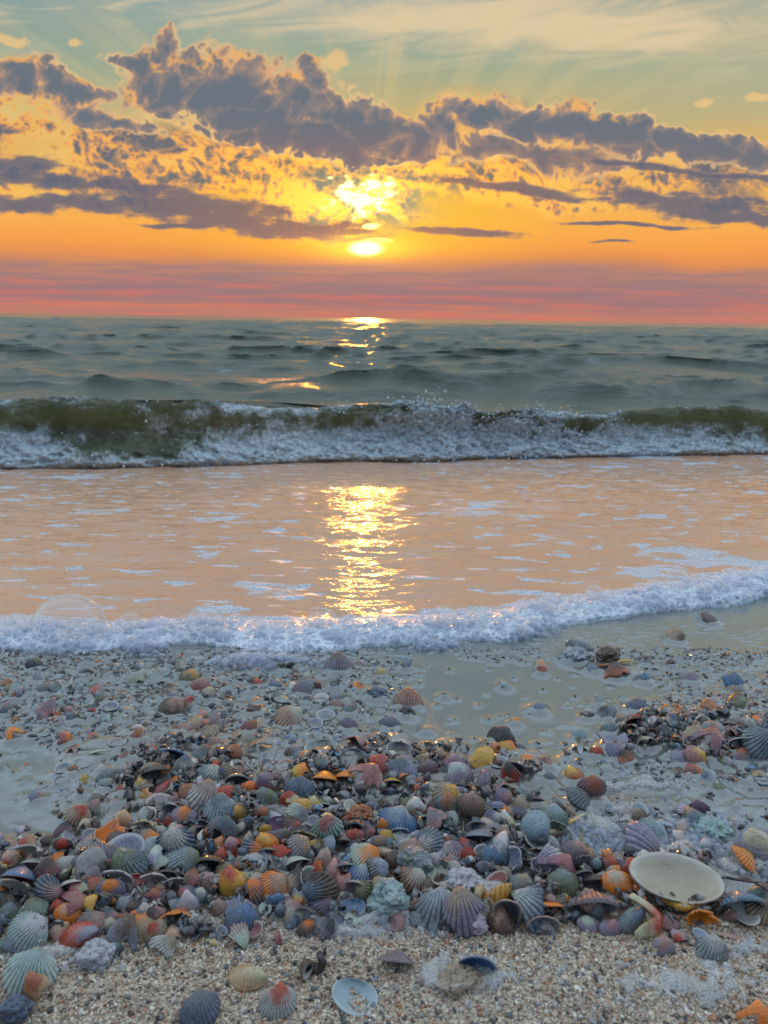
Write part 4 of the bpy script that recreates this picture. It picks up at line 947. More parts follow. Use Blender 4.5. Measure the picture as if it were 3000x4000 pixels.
# ------------------------------------------------------------------ crushed shell bits (too many to count)
def chip_proto(seed):
    r_ = np.random.default_rng(seed); n = 7
    a = np.sort(r_.random(n))*math.tau*0.3 + np.linspace(0, math.tau, n, endpoint=False)
    rad = 0.5*(0.6+0.4*r_.random(n)); up = 0.10+0.2*r_.random()
    top = [(0, 0, up)] + [(rad[i]*0.55*math.cos(a[i]), rad[i]*0.55*math.sin(a[i]), up*0.72) for i in range(n)] + [(rad[i]*math.cos(a[i]), rad[i]*math.sin(a[i]), 0) for i in range(n)]
    bot = [(x*0.97, y*0.97, z-0.08) for x, y, z in top]
    V = np.array(top+bot); m = 1+2*n; F = []
    for i in range(n):
        j = (i+1) % n
        F += [(0, 1+i, 1+j), (1+i, 1+n+i, 1+n+j), (1+i, 1+n+j, 1+j)]
        F += [(m, m+1+j, m+1+i), (m+1+i, m+1+n+j, m+1+n+i), (m+1+i, m+1+j, m+1+n+j)]
        F += [(1+n+i, m+1+n+i, m+1+n+j), (1+n+i, m+1+n+j, 1+n+j)]
    return V, np.array(F, np.int32)
CH = [chip_proto(i) for i in range(14)]
def sample_px(n, fn, box):
    out = np.zeros((0, 2))
    while len(out) < n:
        p = np.stack([rng.uniform(box[0], box[1], 20000), rng.uniform(box[2], box[3], 20000)], 1)
        k = fn(p[:, 0], p[:, 1]) > rng.random(20000); out = np.concatenate([out, p[k]])
    return out[:n]
def locate_many(P, h=0.0):
    px, py = P[:, 0], P[:, 1]
    a = (px-1500)/FPX; b = (2000-py)/FPX
    D = np.array(FWD)[None] + a[:, None]*np.array(RIGHT)[None] + b[:, None]*np.array(UP)[None]
    z = np.full(len(P), 0.004)+h
    for _ in range(6):
        t = (z-CAM_H)/D[:, 2]; x, y = D[:, 0]*t, D[:, 1]*t; z = relief(x, y)+h
    return np.stack([x, y, z-h], 1)
DRIFT = fbm
def clump(px, py): return np.clip(0.5+1.7*fbm(px/150.0, py/55.0, 9.0, 3), 0, 1)
Pc = np.concatenate([sample_px(3000, lambda x, y: pile_d(x, y)*0.9, (-150, 3150, 2880, 3780)),
                     sample_px(12500, lambda x, y: wash_d(x, y)*clump(x, y)**1.5, (-150, 3150, 2540, 3060)),
                     sample_px(420, lambda x, y: 0*x+1, (-150, 3150, 2600, 3200))])
_k = np.ones(len(Pc), bool)
for q in placed:
    if q[5] > 95: _k &= (((Pc[:, 0]-q[3])/(q[5]*0.46))**2 + ((Pc[:, 1]-q[4]-q[5]*0.02)/(q[5]*0.26))**2) > 1
Pc = Pc[_k]
pc = locate_many(Pc); n = len(pc)
inpile = pile_d(Pc[:, 0], Pc[:, 1])
sz = np.where(inpile > 0.4, rng.uniform(0.005, 0.016, n), rng.uniform(0.0025, 0.0085, n)*rng.choice([0.7, 1, 1.3], n))
scl = np.stack([sz, sz*rng.uniform(0.5, 1, n), sz*rng.uniform(0.6, 1.5, n)], 1)
rot = rand_rot(n, 0.35); rp = rand_rot(n, 0.9); rot[inpile > 0.4] = rp[inpile > 0.4]
pc2 = pc.copy(); pc2[:, 2] += np.where(Pc[:, 1] < 3150, 0.0009+0.13*sz, 0.0006) + (inpile > 0.4)*rng.uniform(0, 0.006, n)
dark_ = (inpile > 0.4)
chips = scatter_mesh(CH, pc2, scl, rot, 'crushed_shell')
M_CHIP = grit_material('crushed_shell', [(0, (0.05, 0.045, 0.042)), (0.18, (0.10, 0.095, 0.09)), (0.34, (0.20, 0.205, 0.20)), (0.48, (0.16, 0.11, 0.08)), (0.60, (0.33, 0.30, 0.25)), (0.70, (0.09, 0.12, 0.14)),
          (0.79, (0.26, 0.15, 0.12)), (0.86, (0.55, 0.52, 0.45)), (0.91, (0.50, 0.17, 0.05)), (0.945, (0.06, 0.045, 0.04)), (0.98, (0.14, 0.24, 0.36))], 0.4, 0.5)
o = link('crushed_shell', chips, M_CHIP); tag(o, 'crushed shell bits strewn between the larger shells and in the wash', 'shell grit', kind='stuff')

# ------------------------------------------------------------------ the ground sheet
xs = np.concatenate([-np.geomspace(60, 0.9, 40), np.linspace(-0.85, 0.85, 640), np.geomspace(0.9, 60, 40)])
ys = np.concatenate([-np.geomspace(40, 0.3, 20), np.linspace(-0.2, 0.28, 12), np.linspace(0.29, 1.12, 400), np.geomspace(1.14, 7, 50)])
GX, GY = np.meshgrid(xs, ys); GZ = relief(GX, GY)
px, py = to_px(GX, np.maximum(GY, 0.25), 0.0)
wetm = (1-sstep(py, 3540, 3720))
pl = pile_d(px, py)
pool = GZ < 0.0040
men = np.zeros_like(GZ)
i0 = 40; x0, dx = xs[i0], xs[i0+1]-xs[i0]; j0 = 32; y0, dy = ys[j0], ys[j0+1]-ys[j0]
def meniscus(x, y, r, hgt, w):
    m = int((r+4*w)/dx)+1; ci = int((x-x0)/dx)+i0; cj = int((y-y0)/dy)+j0
    a, b_, c, d = max(ci-m, i0), min(ci+m+1, i0+640), max(cj-m, j0), min(cj+m+1, j0+400)
    if a >= b_ or c >= d: return
    dd = np.hypot(GX[c:d, a:b_]-x, (GY[c:d, a:b_]-y)) - r*0.85
    men[c:d, a:b_] = np.maximum(men[c:d, a:b_], hgt*np.exp(-np.clip(dd, 0, 1)/w))
for q in placed:
    if q[4] < 3150: meniscus(q[0], q[1], q[2], 0.0050, 0.0034)
for k in np.where(Pc[:, 1] < 3150)[0]:
    if wash_d(*Pc[k]) > 0.25 or pile_d(*Pc[k]) < 0.5: meniscus(pc[k, 0], pc[k, 1], sz[k]*0.36, 0.0013+0.20*sz[k], 0.0019)
rough = fbm(GX*70, GY*170, 2.0, 3)*0.0028*np.clip(0.6*pl + 1.0*wash_d(px, py), 0.02, 1)
GZ = GZ + men*(py < 3250) + rough
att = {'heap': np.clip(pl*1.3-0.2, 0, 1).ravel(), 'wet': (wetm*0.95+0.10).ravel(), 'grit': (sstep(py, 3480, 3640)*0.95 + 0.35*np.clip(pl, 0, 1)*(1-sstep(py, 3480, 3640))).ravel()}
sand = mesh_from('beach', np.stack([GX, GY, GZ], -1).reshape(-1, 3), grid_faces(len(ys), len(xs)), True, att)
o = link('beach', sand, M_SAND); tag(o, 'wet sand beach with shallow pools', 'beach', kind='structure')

# ------------------------------------------------------------------ coarse sand grains near the camera
def grain(seed):
    v, f = ico(0); r_ = np.random.default_rng(seed)
    return v*0.5*(0.7+0.5*r_.random((len(v), 1)))*np.array([1, 0.85, 0.6]), f
GR = [grain(i) for i in range(12)]
Pg = sample_px(34000, lambda x, y: sstep(y, 3560, 3700)*np.clip((4600-y)/1000, 0.3, 1), (-250, 3250, 3540, 4300))
Pg = np.concatenate([Pg, sample_px(7000, lambda x, y: sstep(y, 3480, 3600)*0.8, (-250, 3250, 3480, 3720))])
pg = locate_many(Pg); n = len(pg)
sz = rng.uniform(0.0009, 0.0024, n)*np.where(rng.random(n) < 0.06, 1.9, 1.0)
pg[:, 2] += sz*0.22
grains = scatter_mesh(GR, pg, np.stack([sz*rng.uniform(.8, 1.5, n), sz, sz*rng.uniform(.6, 1, n)], 1), rand_rot(n, 0.6), 'sand_grains', smooth=False)
M_GRAIN = grit_material('sand_grains', [(0, (0.22, 0.16, 0.11)), (0.08, (0.42, 0.31, 0.21)), (0.26, (0.58, 0.46, 0.32)), (0.5, (0.68, 0.57, 0.42)), (0.68, (0.48, 0.35, 0.25)), (0.78, (0.76, 0.69, 0.57)), (0.90, (0.34, 0.34, 0.35)), (0.94, (0.50, 0.20, 0.09)), (0.97, (0.07, 0.06, 0.06))], 0.5, 0.3)
o = link('sand_grains', grains, M_GRAIN); tag(o, 'coarse tan sand and shell grit on the near beach', 'sand', kind='stuff')
# small broken bits on the near sand
Pk = sample_px(900, lambda x, y: 0*x+1, (-200, 3200, 3560, 4250)); pk = locate_many(Pk); n = len(pk)
sz = rng.uniform(0.002, 0.0065, n); pk[:, 2] += 0.001
me = scatter_mesh(CH, pk, np.stack([sz, sz*.8, sz], 1), rand_rot(n, 0.5), 'shell_flakes')
o = link('shell_flakes', me, M_CHIP); tag(o, 'small shell flakes scattered over the near coarse sand', 'shell grit', kind='stuff')

# ------------------------------------------------------------------ foam line at the edge of the swash
nxs, nss = 900, 60
fx = np.linspace(-1.15, 1.25, nxs); s = np.linspace(0, 1, nss)
FX, FS = np.meshgrid(fx, s, indexing='ij')
fy = front_y(FX) + 0.012*fbm(FX*16, 3.3, 0, 5, 0.62); by = np.maximum(back_y(FX), fy+0.03) + 0.006*fbm(FX*9, 8.3, 0, 3)
HT = 0.0095 + 0.009*sstep(FX, 0.1, 0.5) + 0.007*fbm(FX*8, 1.1, 0, 4)
prof = (1-(1-np.clip(FS/0.42, 0, 1))**2.4)**0.6*(1-sstep(FS, 0.45, 1.0)*0.92)
FYy = fy + (by-fy)*FS
lum = fbm(FX*34, FYy*34, 4.0, 4, 0.6) + 0.35*np.abs(perlin(FX*95, FYy*95, 7.0))
FZ = relief(FX, fy)*(1-FS) + (swash_z(by)+0.002)*FS + HT*prof*(1+0.55*lum) - 0.004*(FS > 0.97) - 0.003*(FS < 0.02)
FYy = FYy - 0.010*(1-FS)*prof*(0.5+lum)
foam = mesh_from('foam_line', np.stack([FX, FYy, FZ], -1).reshape(-1, 3), grid_faces(nxs, nss, True), True)
fo = link('foam_line', foam, M_FOAM); tag(fo, 'bubbly white foam line along the edge of the water', 'foam', kind='stuff')
def foam_at(x, s_):
    i = (x-fx[0])/(fx[1]-fx[0]); i = np.clip(i, 0, nxs-1.001); j = np.clip(s_*(nss-1), 0, nss-1.001)
    i = i.astype(int); j = j.astype(int)
    return np.stack([FX[i, j], FYy[i, j], FZ[i, j]], -1)
nb = 3500
bx = rng.uniform(-1.0, 1.15, nb); bs = rng.beta(1.2, 1.25, nb)
bp = foam_at(bx, bs)
br = 0.0010*(1/np.maximum(rng.random(nb), 0.01))**0.45; br = np.clip(br*rng.uniform(0.8, 1.5, nb), 0.0009, 0.0070)
bp[:, 2] += br*0.25
# stray patches and bubbles in the wash and among the shells
def patch(n, cx, cy, rx, ry, rmin, rmax, h=0.0, fn=None):
    P = np.stack([rng.normal(cx, rx, n), rng.normal(cy, ry, n)], 1)
    p = locate_many(P); r_ = rmin*(1/np.maximum(rng.random(n), 0.03))**0.45; r_ = np.clip(r_, rmin, rmax)
    p[:, 2] += h*np.exp(-(((P[:, 0]-cx)/rx)**2+((P[:, 1]-cy)/ry)**2)*0.6) + 0.002
    return p, r_
ex = [patch(260, 570, 2545, 45, 12, 0.0016, 0.006, 0.008), patch(700, 1020, 2590, 120, 16, 0.0014, 0.006, 0.006), patch(320, 2060, 2462, 45, 18, 0.0016, 0.006, 0.010), patch(260, 1700, 2530, 60, 10, 0.0014, 0.005, 0.004),
      patch(500, 2420, 3230, 170, 45, 0.0008, 0.003), patch(500, 2600, 3320, 170, 45, 0.0008, 0.0035), patch(400, 2780, 3250, 90, 40, 0.0008, 0.003, .006), patch(300, 2300, 3270, 80, 25, 0.0008, 0.003),
      patch(260, 1100, 3500, 110, 30, 0.0007, 0.0025), patch(260, 1500, 3600, 160, 30, 0.0007, 0.0025), patch(260, 1560, 3300, 120, 60, 0.0007, 0.0025), patch(260, 2880, 3360, 120, 40, 0.0008, 0.003), patch(120, 2500, 3000, 120, 20, 0.0006, 0.002)]
bp = np.concatenate([bp]+[e[0] for e in ex]); br = np.concatenate([br]+[e[1] for e in ex])
# a few larger ones riding the ridge
nl = 1300; lx = rng.uniform(-1.0, 1.15, nl); lp = foam_at(lx, rng.beta(1.15, 1.6, nl)); lr = 0.0036*(1/np.maximum(rng.random(nl), 0.03))**0.36
bp = np.concatenate([bp, lp]); br = np.concatenate([br, lr])
I1 = ico(1); I2 = ico(2)
big = br > 0.0028
def sphere_mesh(name, P, r_, proto): return scatter_mesh([proto], P, np.repeat(r_[:, None], 3, 1), np.repeat(np.eye(3)[None], len(P), 0), name)
o = link('foam_bubbles', sphere_mesh('foam_bubbles', bp[big], br[big], I2), M_FILM); tag(o, 'clear bubbles massed on the foam line and between shells', 'foam', kind='stuff')
o = link('fine_foam_bubbles', sphere_mesh('fine_foam_bubbles', bp[~big], br[~big], I1), M_FILM); tag(o, 'fine froth of tiny bubbles along the foam line', 'foam', kind='stuff')

# single big bubbles one can point at
def film_material():
    m, g, b = new_mat('bubble_film')
    lw = g.n.new('ShaderNodeLayerWeight'); lw.inputs[0].default_value = 0.5
    f = g.m('POWER', lw.outputs['Facing'], 3.0)
    tr = g.n.new('ShaderNodeBsdfTransparent'); gl = g.n.new('ShaderNodeBsdfGlossy'); gl.inputs['Roughness'].default_value = 0.04
    df = g.n.new('ShaderNodeBsdfDiffuse'); df.inputs[0].default_value = (0.8, 0.8, 0.78, 1)
    a = g.n.new('ShaderNodeMixShader'); a.inputs[0].default_value = 0.6; g.l.new(gl.outputs[0], a.inputs[1]); g.l.new(df.outputs[0], a.inputs[2])
    c = g.n.new('ShaderNodeMixShader'); g.l.new(g.add(g.mul(f, 0.95), 0.14), c.inputs[0]); g.l.new(tr.outputs[0], c.inputs[1]); g.l.new(a.outputs[0], c.inputs[2])
    g.l.new(c.outputs[0], g.n['Material Output'].inputs[0]); return m
M_BUB = film_material()
IV, IF = ico(4)
bub = mesh_from('bubble', IV, IF, True); bub.materials.append(M_BUB)
for (bx_, by_, rpx, lab, ly) in [(268, 2440, 136, 'largest clear bubble, a glassy dome on the foam at left', 0.016), (800, 2428, 74, 'big clear bubble on the foam right of the largest one', 0.02), (505, 2425, 40, 'mid sized bubble between the two biggest ones', 0.02),
        (1235, 2420, 36, 'clear bubble at the sunlit back of the foam, left one', 0.02), (1280, 2412, 34, 'clear bubble at the sunlit back of the foam, right one', 0.02), (1725, 2410, 50, 'wide low bubble at the back of the foam near centre', 0.02),
        (2140, 2352, 42, 'clear bubble at the bend where the foam turns up', 0.024), (2645, 2262, 48, 'tallest clear bubble on the right part of the foam', 0.026), (2320, 2312, 34, 'clear bubble halfway up the right foam', 0.024), (1870, 2418, 36, 'clear bubble right of the wide low one', 0.02),
        (60, 2425, 38, 'clear bubble at the far left end of the foam', 0.018), (300, 2458, 30, 'small bubble at the foot of the largest bubble', 0.022),
        (2395, 3247, 33, 'grey gleaming bubble in the froth right of the blue green ribbed cockle', 0.002), (2552, 3253, 36, 'grey gleaming bubble in the froth behind the toothed mauve shell', 0.002), (2654, 3331, 43, 'flat grey bubble just behind the very large cream clam', 0.002),
        (2684, 3300, 20, 'small bubble behind the flat grey one', 0.002), (2735, 3314, 20, 'small bubble right of the flat grey one', 0.002), (2290, 3392, 24, 'bubble perched right of the long rose fragment', 0.006)]:
    x, y, z = locate(bx_, by_, ly); d = depth_of((x, y, z))
    o = bpy.data.objects.new('bubble', bub); COL.objects.link(o)
    r_ = rpx*d/FPX; o.location = (x, y, z+ly); o.scale = (r_, r_, r_*(0.86 if rpx > 60 else 0.8))
    tag(o, lab, 'bubble', 'bubbles large enough to single out')

# ------------------------------------------------------------------ the sheet of water sliding back
def swash_material():
    m, g, b = new_mat('swash_water')
    tc = g.n.new('ShaderNodeTexCoord').outputs['Object']
    fm = g.attr('foam')
    n1 = g.noise(g.mapping(tc, sc=(4.5, 1, 1)), 26, 5, 0.6, 0.4); n2 = g.noise(g.mapping(tc, sc=(3.6, 1, 1)), 90, 4, 0.6)
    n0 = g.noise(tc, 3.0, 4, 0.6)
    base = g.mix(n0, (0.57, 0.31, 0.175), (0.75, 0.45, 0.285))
    v = g.vor(tc, 150, 'DISTANCE_TO_EDGE')
    fc = g.mix(g.ss(v, 0.0, 0.14), (0.74, 0.78, 0.82), (0.42, 0.46, 0.50))
    ff = g.ss(g.add(fm, g.mul(g.sub(n2, 0.5), 0.5)), 0.35, 0.6)
    h = g.add(g.mul(n1, 1.0), g.mul(n2, 0.28))
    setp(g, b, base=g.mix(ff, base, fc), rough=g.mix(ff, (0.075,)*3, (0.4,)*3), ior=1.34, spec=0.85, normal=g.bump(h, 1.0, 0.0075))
    return m
nr, nc = 520, 620
uy = np.geomspace(0.80, 4.9, nr); ang = np.linspace(-1.2, 1.2, nc)
SY, SA = np.meshgrid(uy, ang, indexing='ij'); SX = SY*SA
fr = front_y(SX)+0.02
mask = SY >= fr
SYc = np.maximum(SY, fr)
SZ = swash_z(SYc)
rip = fbm(SX*5, SYc*13, 0, 3)*0.0054 + fbm(SX*9+2, SYc*42, 1.0, 3, 0.6)*0.0036 + fbm(SX*20, SYc*105, 2.0, 2)*0.0016
SZ = SZ + rip*sstep(SYc-fr, 0.0, 0.08) + 0.0015
fmk = fbm(SX*2.6, SYc*6.0, 5.0, 4, 0.6)
px, py = to_px(SX, SYc, SZ)
core = np.exp(-((px-1432)/260)**2)
fmv = sstep(fmk, 0.22, 0.42)*0.55*(1-0.8*core) + 0.5*np.exp(-np.clip(SYc-back_y(SX)-0.01, 0, 9)/0.018) + 0.75*sstep(fbm(SX*11, SYc*32, 8, 4, 0.6), 0.20, 0.36)*(1-0.6*core)
fmv = fmv + 0.35*sstep(SYc, 3.0, 3.4)*sstep(fmk, -0.1, 0.2)
sw = mesh_from('swash', np.stack([SX, SYc, SZ], -1).reshape(-1, 3), grid_faces(nr, nc), True, {'foam': np.clip(fmv, 0, 1).ravel()})
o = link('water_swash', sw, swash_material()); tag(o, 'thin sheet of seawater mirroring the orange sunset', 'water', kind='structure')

# ------------------------------------------------------------------ the small breaker
def wave_material():
    m, g, b = new_mat('breaking_water')
    tc = g.n.new('ShaderNodeTexCoord').outputs['Object']
    fm = g.attr('foam')
    n1 = g.noise(g.mapping(tc, sc=(1, 1, 1.8)), 13, 6, 0.6, 0.3); n2 = g.noise(tc, 60, 4, 0.6)
    ff = g.ss(g.add(fm, g.add(g.mul(g.sub(n1, 0.5), 0.9), g.mul(g.sub(n2, 0.5), 0.25))), 0.30, 0.85)
    fc = g.mix(g.ss(n2, 0.35, 0.7), (0.34, 0.42, 0.44), (0.66, 0.73, 0.76))
    wc = g.mix(g.ss(n1, 0.4, 0.7), (0.11, 0.125, 0.075), (0.22, 0.235, 0.15))
    setp(g, b, base=g.mix(ff, wc, fc), rough=g.mix(ff, (0.10,)*3, (0.45,)*3), ior=1.33, normal=g.bump(g.add(n1, g.mul(n2, 0.25)), 0.8, 0.02))
    tl = g.n.new('ShaderNodeBsdfTranslucent'); tl.inputs[0].default_value = (0.38, 0.40, 0.24, 1)
    mx = g.n.new('ShaderNodeMixShader'); g.l.new(g.mul(g.mul(g.attr('thin'), 0.55), g.sub(1.0, g.mul(ff, 0.7))), mx.inputs[0]); g.l.new(b.outputs[0], mx.inputs[1]); g.l.new(tl.outputs[0], mx.inputs[2])
    g.l.new(mx.outputs[0], g.n['Material Output'].inputs[0])
    return m
CREST = [(-900,1610),(0,1598),(200,1580),(450,1572),(620,1582),(800,1588),(1000,1600),(1150,1600),(1300,1585),(1400,1572),(1550,1580),(1650,1572),(1760,1590),(1900,1612),(2100,1596),(2250,1618),(2450,1600),(2650,1585),(2800,1592),(3000,1605),(3900,1600)]
BASE = [(-900,1850),(0,1834),(400,1832),(800,1822),(1100,1812),(1250,1806),(1500,1804),(1650,1806),(1900,1792),(2100,1790),(2500,1782),(3000,1774),(3900,1765)]
wb = []
for p in BASE:
    d = ray(*p); y = 3.3
    for _ in range(30):
        z = float(swash_z(y)); t = (z-CAM_H)/d.z; y = 0.5*y+0.5*min(d.y*t, 6.0)
    wb.append((d.x*t, d.y*t, z))
wb = np.array(wb); print('wave base', wb[1], wb[6], wb[11])
wx = np.linspace(-3.6, 3.9, 1050)
wy = np.interp(wx, wb[:, 0], wb[:, 1]) + 0.02*fbm(wx*5, 2.2, 0, 3); wz = np.interp(wx, wb[:, 0], wb[:, 2])
cp = []
for p in CREST:
    d = ray(*p); yy = float(np.interp(d.x/d.y*3.6, wx, wy))+0.16; t = yy/d.y; cp.append((d.x*t, CAM_H+d.z*t))
cp = np.array(cp); wc = np.interp(wx, cp[:, 0], cp[:, 1]) + 0.016*fbm(wx*3.1, 6.6, 0, 4, 0.6)
PRF = np.array([(0.02,-0.10),(0.0,0.0),(-0.015,0.10),(0.02,0.24),(0.07,0.40),(0.085,0.56),(0.07,0.72),(0.055,0.84),(0.07,0.94),(0.12,1.0),(0.17,0.93),(0.24,0.72),(0.34,0.42),(0.5,0.1),(0.7,-0.2),(0.9,-0.5)])
ns = 150; u = np.linspace(0, len(PRF)-1, ns)
u = np.concatenate([np.linspace(0, 10, 120), np.linspace(10.1, 15, 30)])
pr_y = np.interp(u, np.arange(16), PRF[:, 0]); pr_z = np.interp(u, np.arange(16), PRF[:, 1])
k_ = np.ones(5)/5; pr_y = np.convolve(np.pad(pr_y, 2, 'edge'), k_, 'valid'); pr_z = np.convolve(np.pad(pr_z, 2, 'edge'), k_, 'valid')
hgt = (wc-wz)
WX = np.repeat(wx[:, None], len(u), 1)
WY = wy[:, None] + pr_y[None]*(1+0.35*fbm(wx*2.2, 7.7, 0, 3))[:, None]
WZ = wz[:, None] + pr_z[None]*hgt[:, None]
tz = np.clip(pr_z, 0, 1)[None]*np.ones_like(WX); face = (u < 9.5)[None]*1.0
turb = np.clip(fbm(wx*1.1+4, 3.3, 0, 3)*1.6+0.62, 0.15, 1)[:, None]
n3 = fbm(WX*9, WY*9+u[None]*0.25, WZ*14, 4, 0.6); nr3 = fbm(WX*20, WY*16+u[None]*0.3, WZ*22, 4, 0.62, True)
spl = (np.exp(-((wx-0.42)/0.45)**2))[:, None]
fr_ = sstep(u, 0.5, 2.0)*(1-sstep(u, 9.5, 13))
lift_ = (0.42*fbm(wx*1.7, 12.5, 0, 3) + 0.25*fbm(wx*6, 2.5, 0, 3))[:, None]
low = 1-sstep(tz - lift_ - 0.35*spl, 0.15, 0.85)
calm = 0.3 + 0.7*np.clip(low + spl, 0, 1)
WY -= fr_[None]*((0.035*n3 + 0.055*nr3*(0.4+0.6*turb))*calm + 0.05*fbm(WX*3.3, 1.5, WZ*5, 2)*sstep(tz, 0.2, 0.8))
WZ += fr_[None]*(0.016*n3 + 0.024*nr3*turb)*(0.5+0.5*tz) + spl*sstep(tz, 0.6, 1.0)*fr_[None]*0.06*np.clip(fbm(wx*7, 3.9, 0, 4, 0.62), 0, 1)[:, None]
WX += fr_[None]*0.03*fbm(WX*9, WZ*20, 9.0, 3)
fmw = np.clip(0.24 + 0.18*sstep(u, 7.0, 9.0)[None] + 0.68*low + 0.40*(nr3-0.15) + 0.50*spl*sstep(n3, -0.3, 0.3) + 0.70*(fbm(WX*2.4, 4.4, WZ*7, 4, 0.6)), 0, 1)*sstep(u, -1, 0.2)[None]*(1-sstep(u, 10, 13)[None]*0.85)
wv = mesh_from('breaking_wave', np.stack([WX, WY, WZ], -1).reshape(-1, 3), grid_faces(len(wx), len(u), True), True, {'foam': fmw.ravel(), 'thin': (sstep(tz, 0.25, 0.9)*np.ones_like(WX)).ravel()})
M_WAVE = wave_material()
o = link('water_breaker', wv, M_WAVE); tag(o, 'small olive breaker tumbling into white foam', 'water', kind='structure')
# white water thrown up by the breaker
n = 15000
ix = rng.integers(60, 990, n); iu = rng.integers(6, 112, n)
thr = (0.35+0.65*spl[ix, 0])*(0.3+turb[ix, 0])
keep = rng.random(n) < thr*np.where(u[iu] < 3, 1.0, 0.75)*sstep(fmw[ix, iu], 0.3, 0.6); ix, iu = ix[keep], iu[keep]; n = len(ix)
sp_ = np.stack([WX[ix, iu], WY[ix, iu], WZ[ix, iu]], 1)
sp_[:, 1] -= np.abs(rng.normal(0, 0.022, n)); sp_[:, 2] += np.abs(rng.normal(0, 0.010, n))*(1+2.6*(u[iu] > 6)*spl[ix, 0]*np.clip(0.5+2*fbm(sp_[:, 0]*6, 1.1, 0, 3), 0, 1.6)); sp_[:, 0] += rng.normal(0, 0.01, n)
sr = 0.0018*(1/np.maximum(rng.random(n), 0.02))**0.5; sr = np.clip(sr, 0.0016, 0.0070)
M_SPRAY, g_, b_ = new_mat('spray'); setp(g_, b_, base=(0.66, 0.72, 0.76), rough=0.2, spec=0.6)
o = link('spray', scatter_mesh([grain(50), grain(51), grain(52)], sp_, np.stack([sr*1.8, sr*1.8, sr*2.0], 1), rand_rot(n), 'spray'), M_SPRAY); tag(o, 'white spray and froth thrown up by the breaking wave', 'spray', kind='stuff')

# ------------------------------------------------------------------ the open sea
def sea_material():
    m, g, b = new_mat('sea_water')
    tc = g.n.new('ShaderNodeTexCoord').outputs['Object']
    n1 = g.noise(g.mapping(tc, sc=(2.6, 1, 1)), 9.0, 7, 0.68, 0.4)
    n2 = g.noise(g.mapping(tc, sc=(3.0, 1, 1)), 1.3, 5, 0.6, 0.4)
    fm = g.attr('foam')
    setp(g, b, base=g.mix(fm, (0.15, 0.165, 0.12), (0.55, 0.6, 0.62)), rough=g.mix(fm, (0.20,)*3, (0.6,)*3), ior=1.36, spec=0.75, normal=g.bump(g.add(g.mul(n1, 0.75), n2), 1.0, 0.075))
    return m
SEA = -0.165
nr, nc = 620, 620
uy = np.concatenate([np.linspace(3.4, 8, 230), np.geomspace(8.03, 110, 560), np.geomspace(92, 9000, 90)])
nr = len(uy); ang = np.linspace(-1.3, 1.3, nc)
SY, SA = np.meshgrid(uy, ang, indexing='ij'); SX = SY*SA
ys_ = np.interp(SX, wx, wy)+0.25; SY = np.maximum(SY, ys_)
Z = np.zeros_like(SY); DX = np.zeros_like(SY); DY = np.zeros_like(SY)
gap = np.gradient(uy)[:, None]
for i in range(130):
    lam = 0.16*(2.6/0.16)**rng.random()
    th = rng.normal()*(0.34 if lam < 0.5 else 0.15); kx, ky = math.sin(th)*math.tau/lam, math.cos(th)*math.tau/lam
    a = 0.0082*lam**0.85*(1.35 if lam < 0.6 else 1.0)*rng.uniform(0.5, 1.3)
    a = a*np.clip(lam/(gap*3.5), 0, 1)**2
    ph = SX*kx + SY*ky + rng.random()*math.tau
    Z += a*np.cos(ph); DX += -a*np.sin(ph)*math.sin(th)*0.9; DY += -a*np.sin(ph)*math.cos(th)*0.9
Z = Z*(0.85+0.9*fbm(SX*0.40, SY*0.9, 0, 3))
sg = Z.std(); Z = sg*1.1*(np.exp(np.clip(0.6*Z/sg, -3, 1.5))-1.0)*0.62
def ridge(y0, ht, wf, wb, amp=1.0):
    d = SY - y0; return ht*np.where(d < 0, np.exp(-(d/wf)**2), np.exp(-(d/wb)**2))
env = np.exp(-((SX+0.25)/0.75)**2)*0.8 + sstep(SX, 0.6, 1.6)*1.0 + 0.15
y0 = 5.7 + 0.25*fbm(SX*0.8, 2.0, 0, 2) + 0.10*SX
Z += ridge(y0, 0.080, 0.14, 0.5)*env*(0.9+1.2*fbm(SX*2.5, 5.5, 0, 4, 0.6))
DY += -0.07*ridge(y0, 1.0, 0.25, 0.3)*env
y1 = 8.6 + 0.5*fbm(SX*0.5, 6.0, 0, 2)
Z += ridge(y1, 0.08, 0.3, 0.9)*sstep(fbm(SX*0.55, 9.1, 0, 2), -0.15, 0.25)
fade = sstep(SY-ys_, 0.0, 0.9)
Z = SEA + Z*(0.3+0.7*fade) + (1-fade)*0.035
fo_ = sstep(fbm(SX*1.4, SY*4, 7, 4), 0.35, 0.6)*0.3*(1-sstep(SY, 9, 16))
sea = mesh_from('sea', np.stack([SX+DX, SY+DY, Z], -1).reshape(-1, 3), grid_faces(nr, nc), True, {'foam': fo_.ravel()})
o = link('sea', sea, sea_material()); tag(o, 'choppy olive grey sea reaching to the horizon', 'sea', kind='structure')


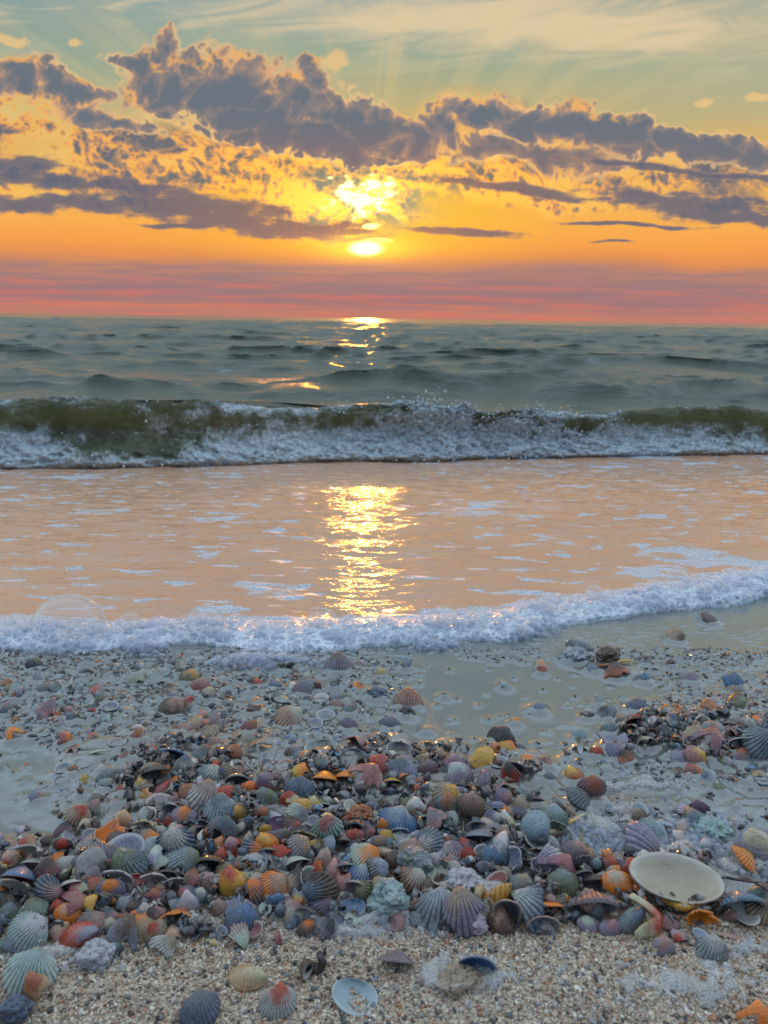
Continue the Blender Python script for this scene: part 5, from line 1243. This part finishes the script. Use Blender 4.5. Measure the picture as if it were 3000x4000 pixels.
# ------------------------------------------------------------------ drying froth on the sand and between the shells
FB = [(620, 3655, 260, 34), (240, 3745, 190, 36), (1150, 3565, 200, 48), (1500, 3610, 200, 34), (1830, 3850, 200, 75), (2640, 3900, 320, 80), (2900, 3740, 140, 45),
      (2420, 3240, 230, 48), (2680, 3335, 200, 42), (1560, 3290, 110, 60), (2860, 3400, 160, 45), (2100, 3290, 110, 45), (1020, 3420, 90, 60), (1950, 3545, 200, 45), (2500, 3075, 200, 22), (1240, 3500, 120, 40), (1440, 3660, 300, 22)]
fxs = np.linspace(-0.42, 0.48, 560); fys = np.linspace(0.33, 0.66, 300)
A_, B_ = np.meshgrid(fxs, fys)
px, py = to_px(A_, B_, 0.0)
fd = np.maximum.reduce([blob(px, py, *b) for b in FB])
tex = fbm(A_*48, B_*48, 2.0, 5, 0.58); holes = np.abs(perlin(A_*150, B_*150, 5.0))
hh = (fd*1.1 - 0.62 + 0.95*tex + 0.35*fbm(A_*140, B_*140, 3.0, 3))
FZ2 = relief(A_, B_) + np.where(hh > 0, 0.0045*np.clip(hh, 0, 0.8)**0.5*(1+0.8*tex) + 0.0012*holes - 0.0003, -0.004)
FZ2 += np.clip(pile_d(px, py), 0, 1)*0.003*(hh > 0)
fe = np.zeros_like(A_, bool); q_ = ((px-2640)/175)**2 + ((py-3440)/100)**2 < 1
FZ2 = np.where(q_, relief(A_, B_)-0.01, FZ2)
M_FROTH = foam_body_material('froth', 330.0, (0.72, 0.68, 0.61), (0.56, 0.52, 0.46), (0.34, 0.31, 0.27))
o = link('froth', mesh_from('froth', np.stack([A_, B_, FZ2], -1).reshape(-1, 3), grid_faces(300, 560), True), M_FROTH); tag(o, 'thin lacy froth lying on the sand and between shells', 'foam', kind='stuff')
Pf = []
for cx_, cy_, rx_, ry_ in FB:
    q = np.stack([rng.normal(cx_, rx_*0.9, 700), rng.normal(cy_, ry_*0.9, 700)], 1)
    k = (fbm(q[:, 0]/60.0, q[:, 1]/30.0, 4.0, 3) > 0.02) & (((q[:, 0]-2640)/175)**2 + ((q[:, 1]-3440)/95)**2 > 1)
    Pf.append(q[k])
Pf = np.concatenate(Pf); pf = locate_many(Pf); n = len(pf)
fr2 = 0.0004*(1/np.maximum(rng.random(n), 0.03))**0.42; pf[:, 2] += 0.003
o = link('froth_bubbles', scatter_mesh([ico(1)], pf, np.stack([fr2, fr2, fr2], 1), rand_rot(n), 'froth_bubbles'), M_FILM); tag(o, 'scattered tiny bubbles of froth among shells', 'foam', kind='stuff')
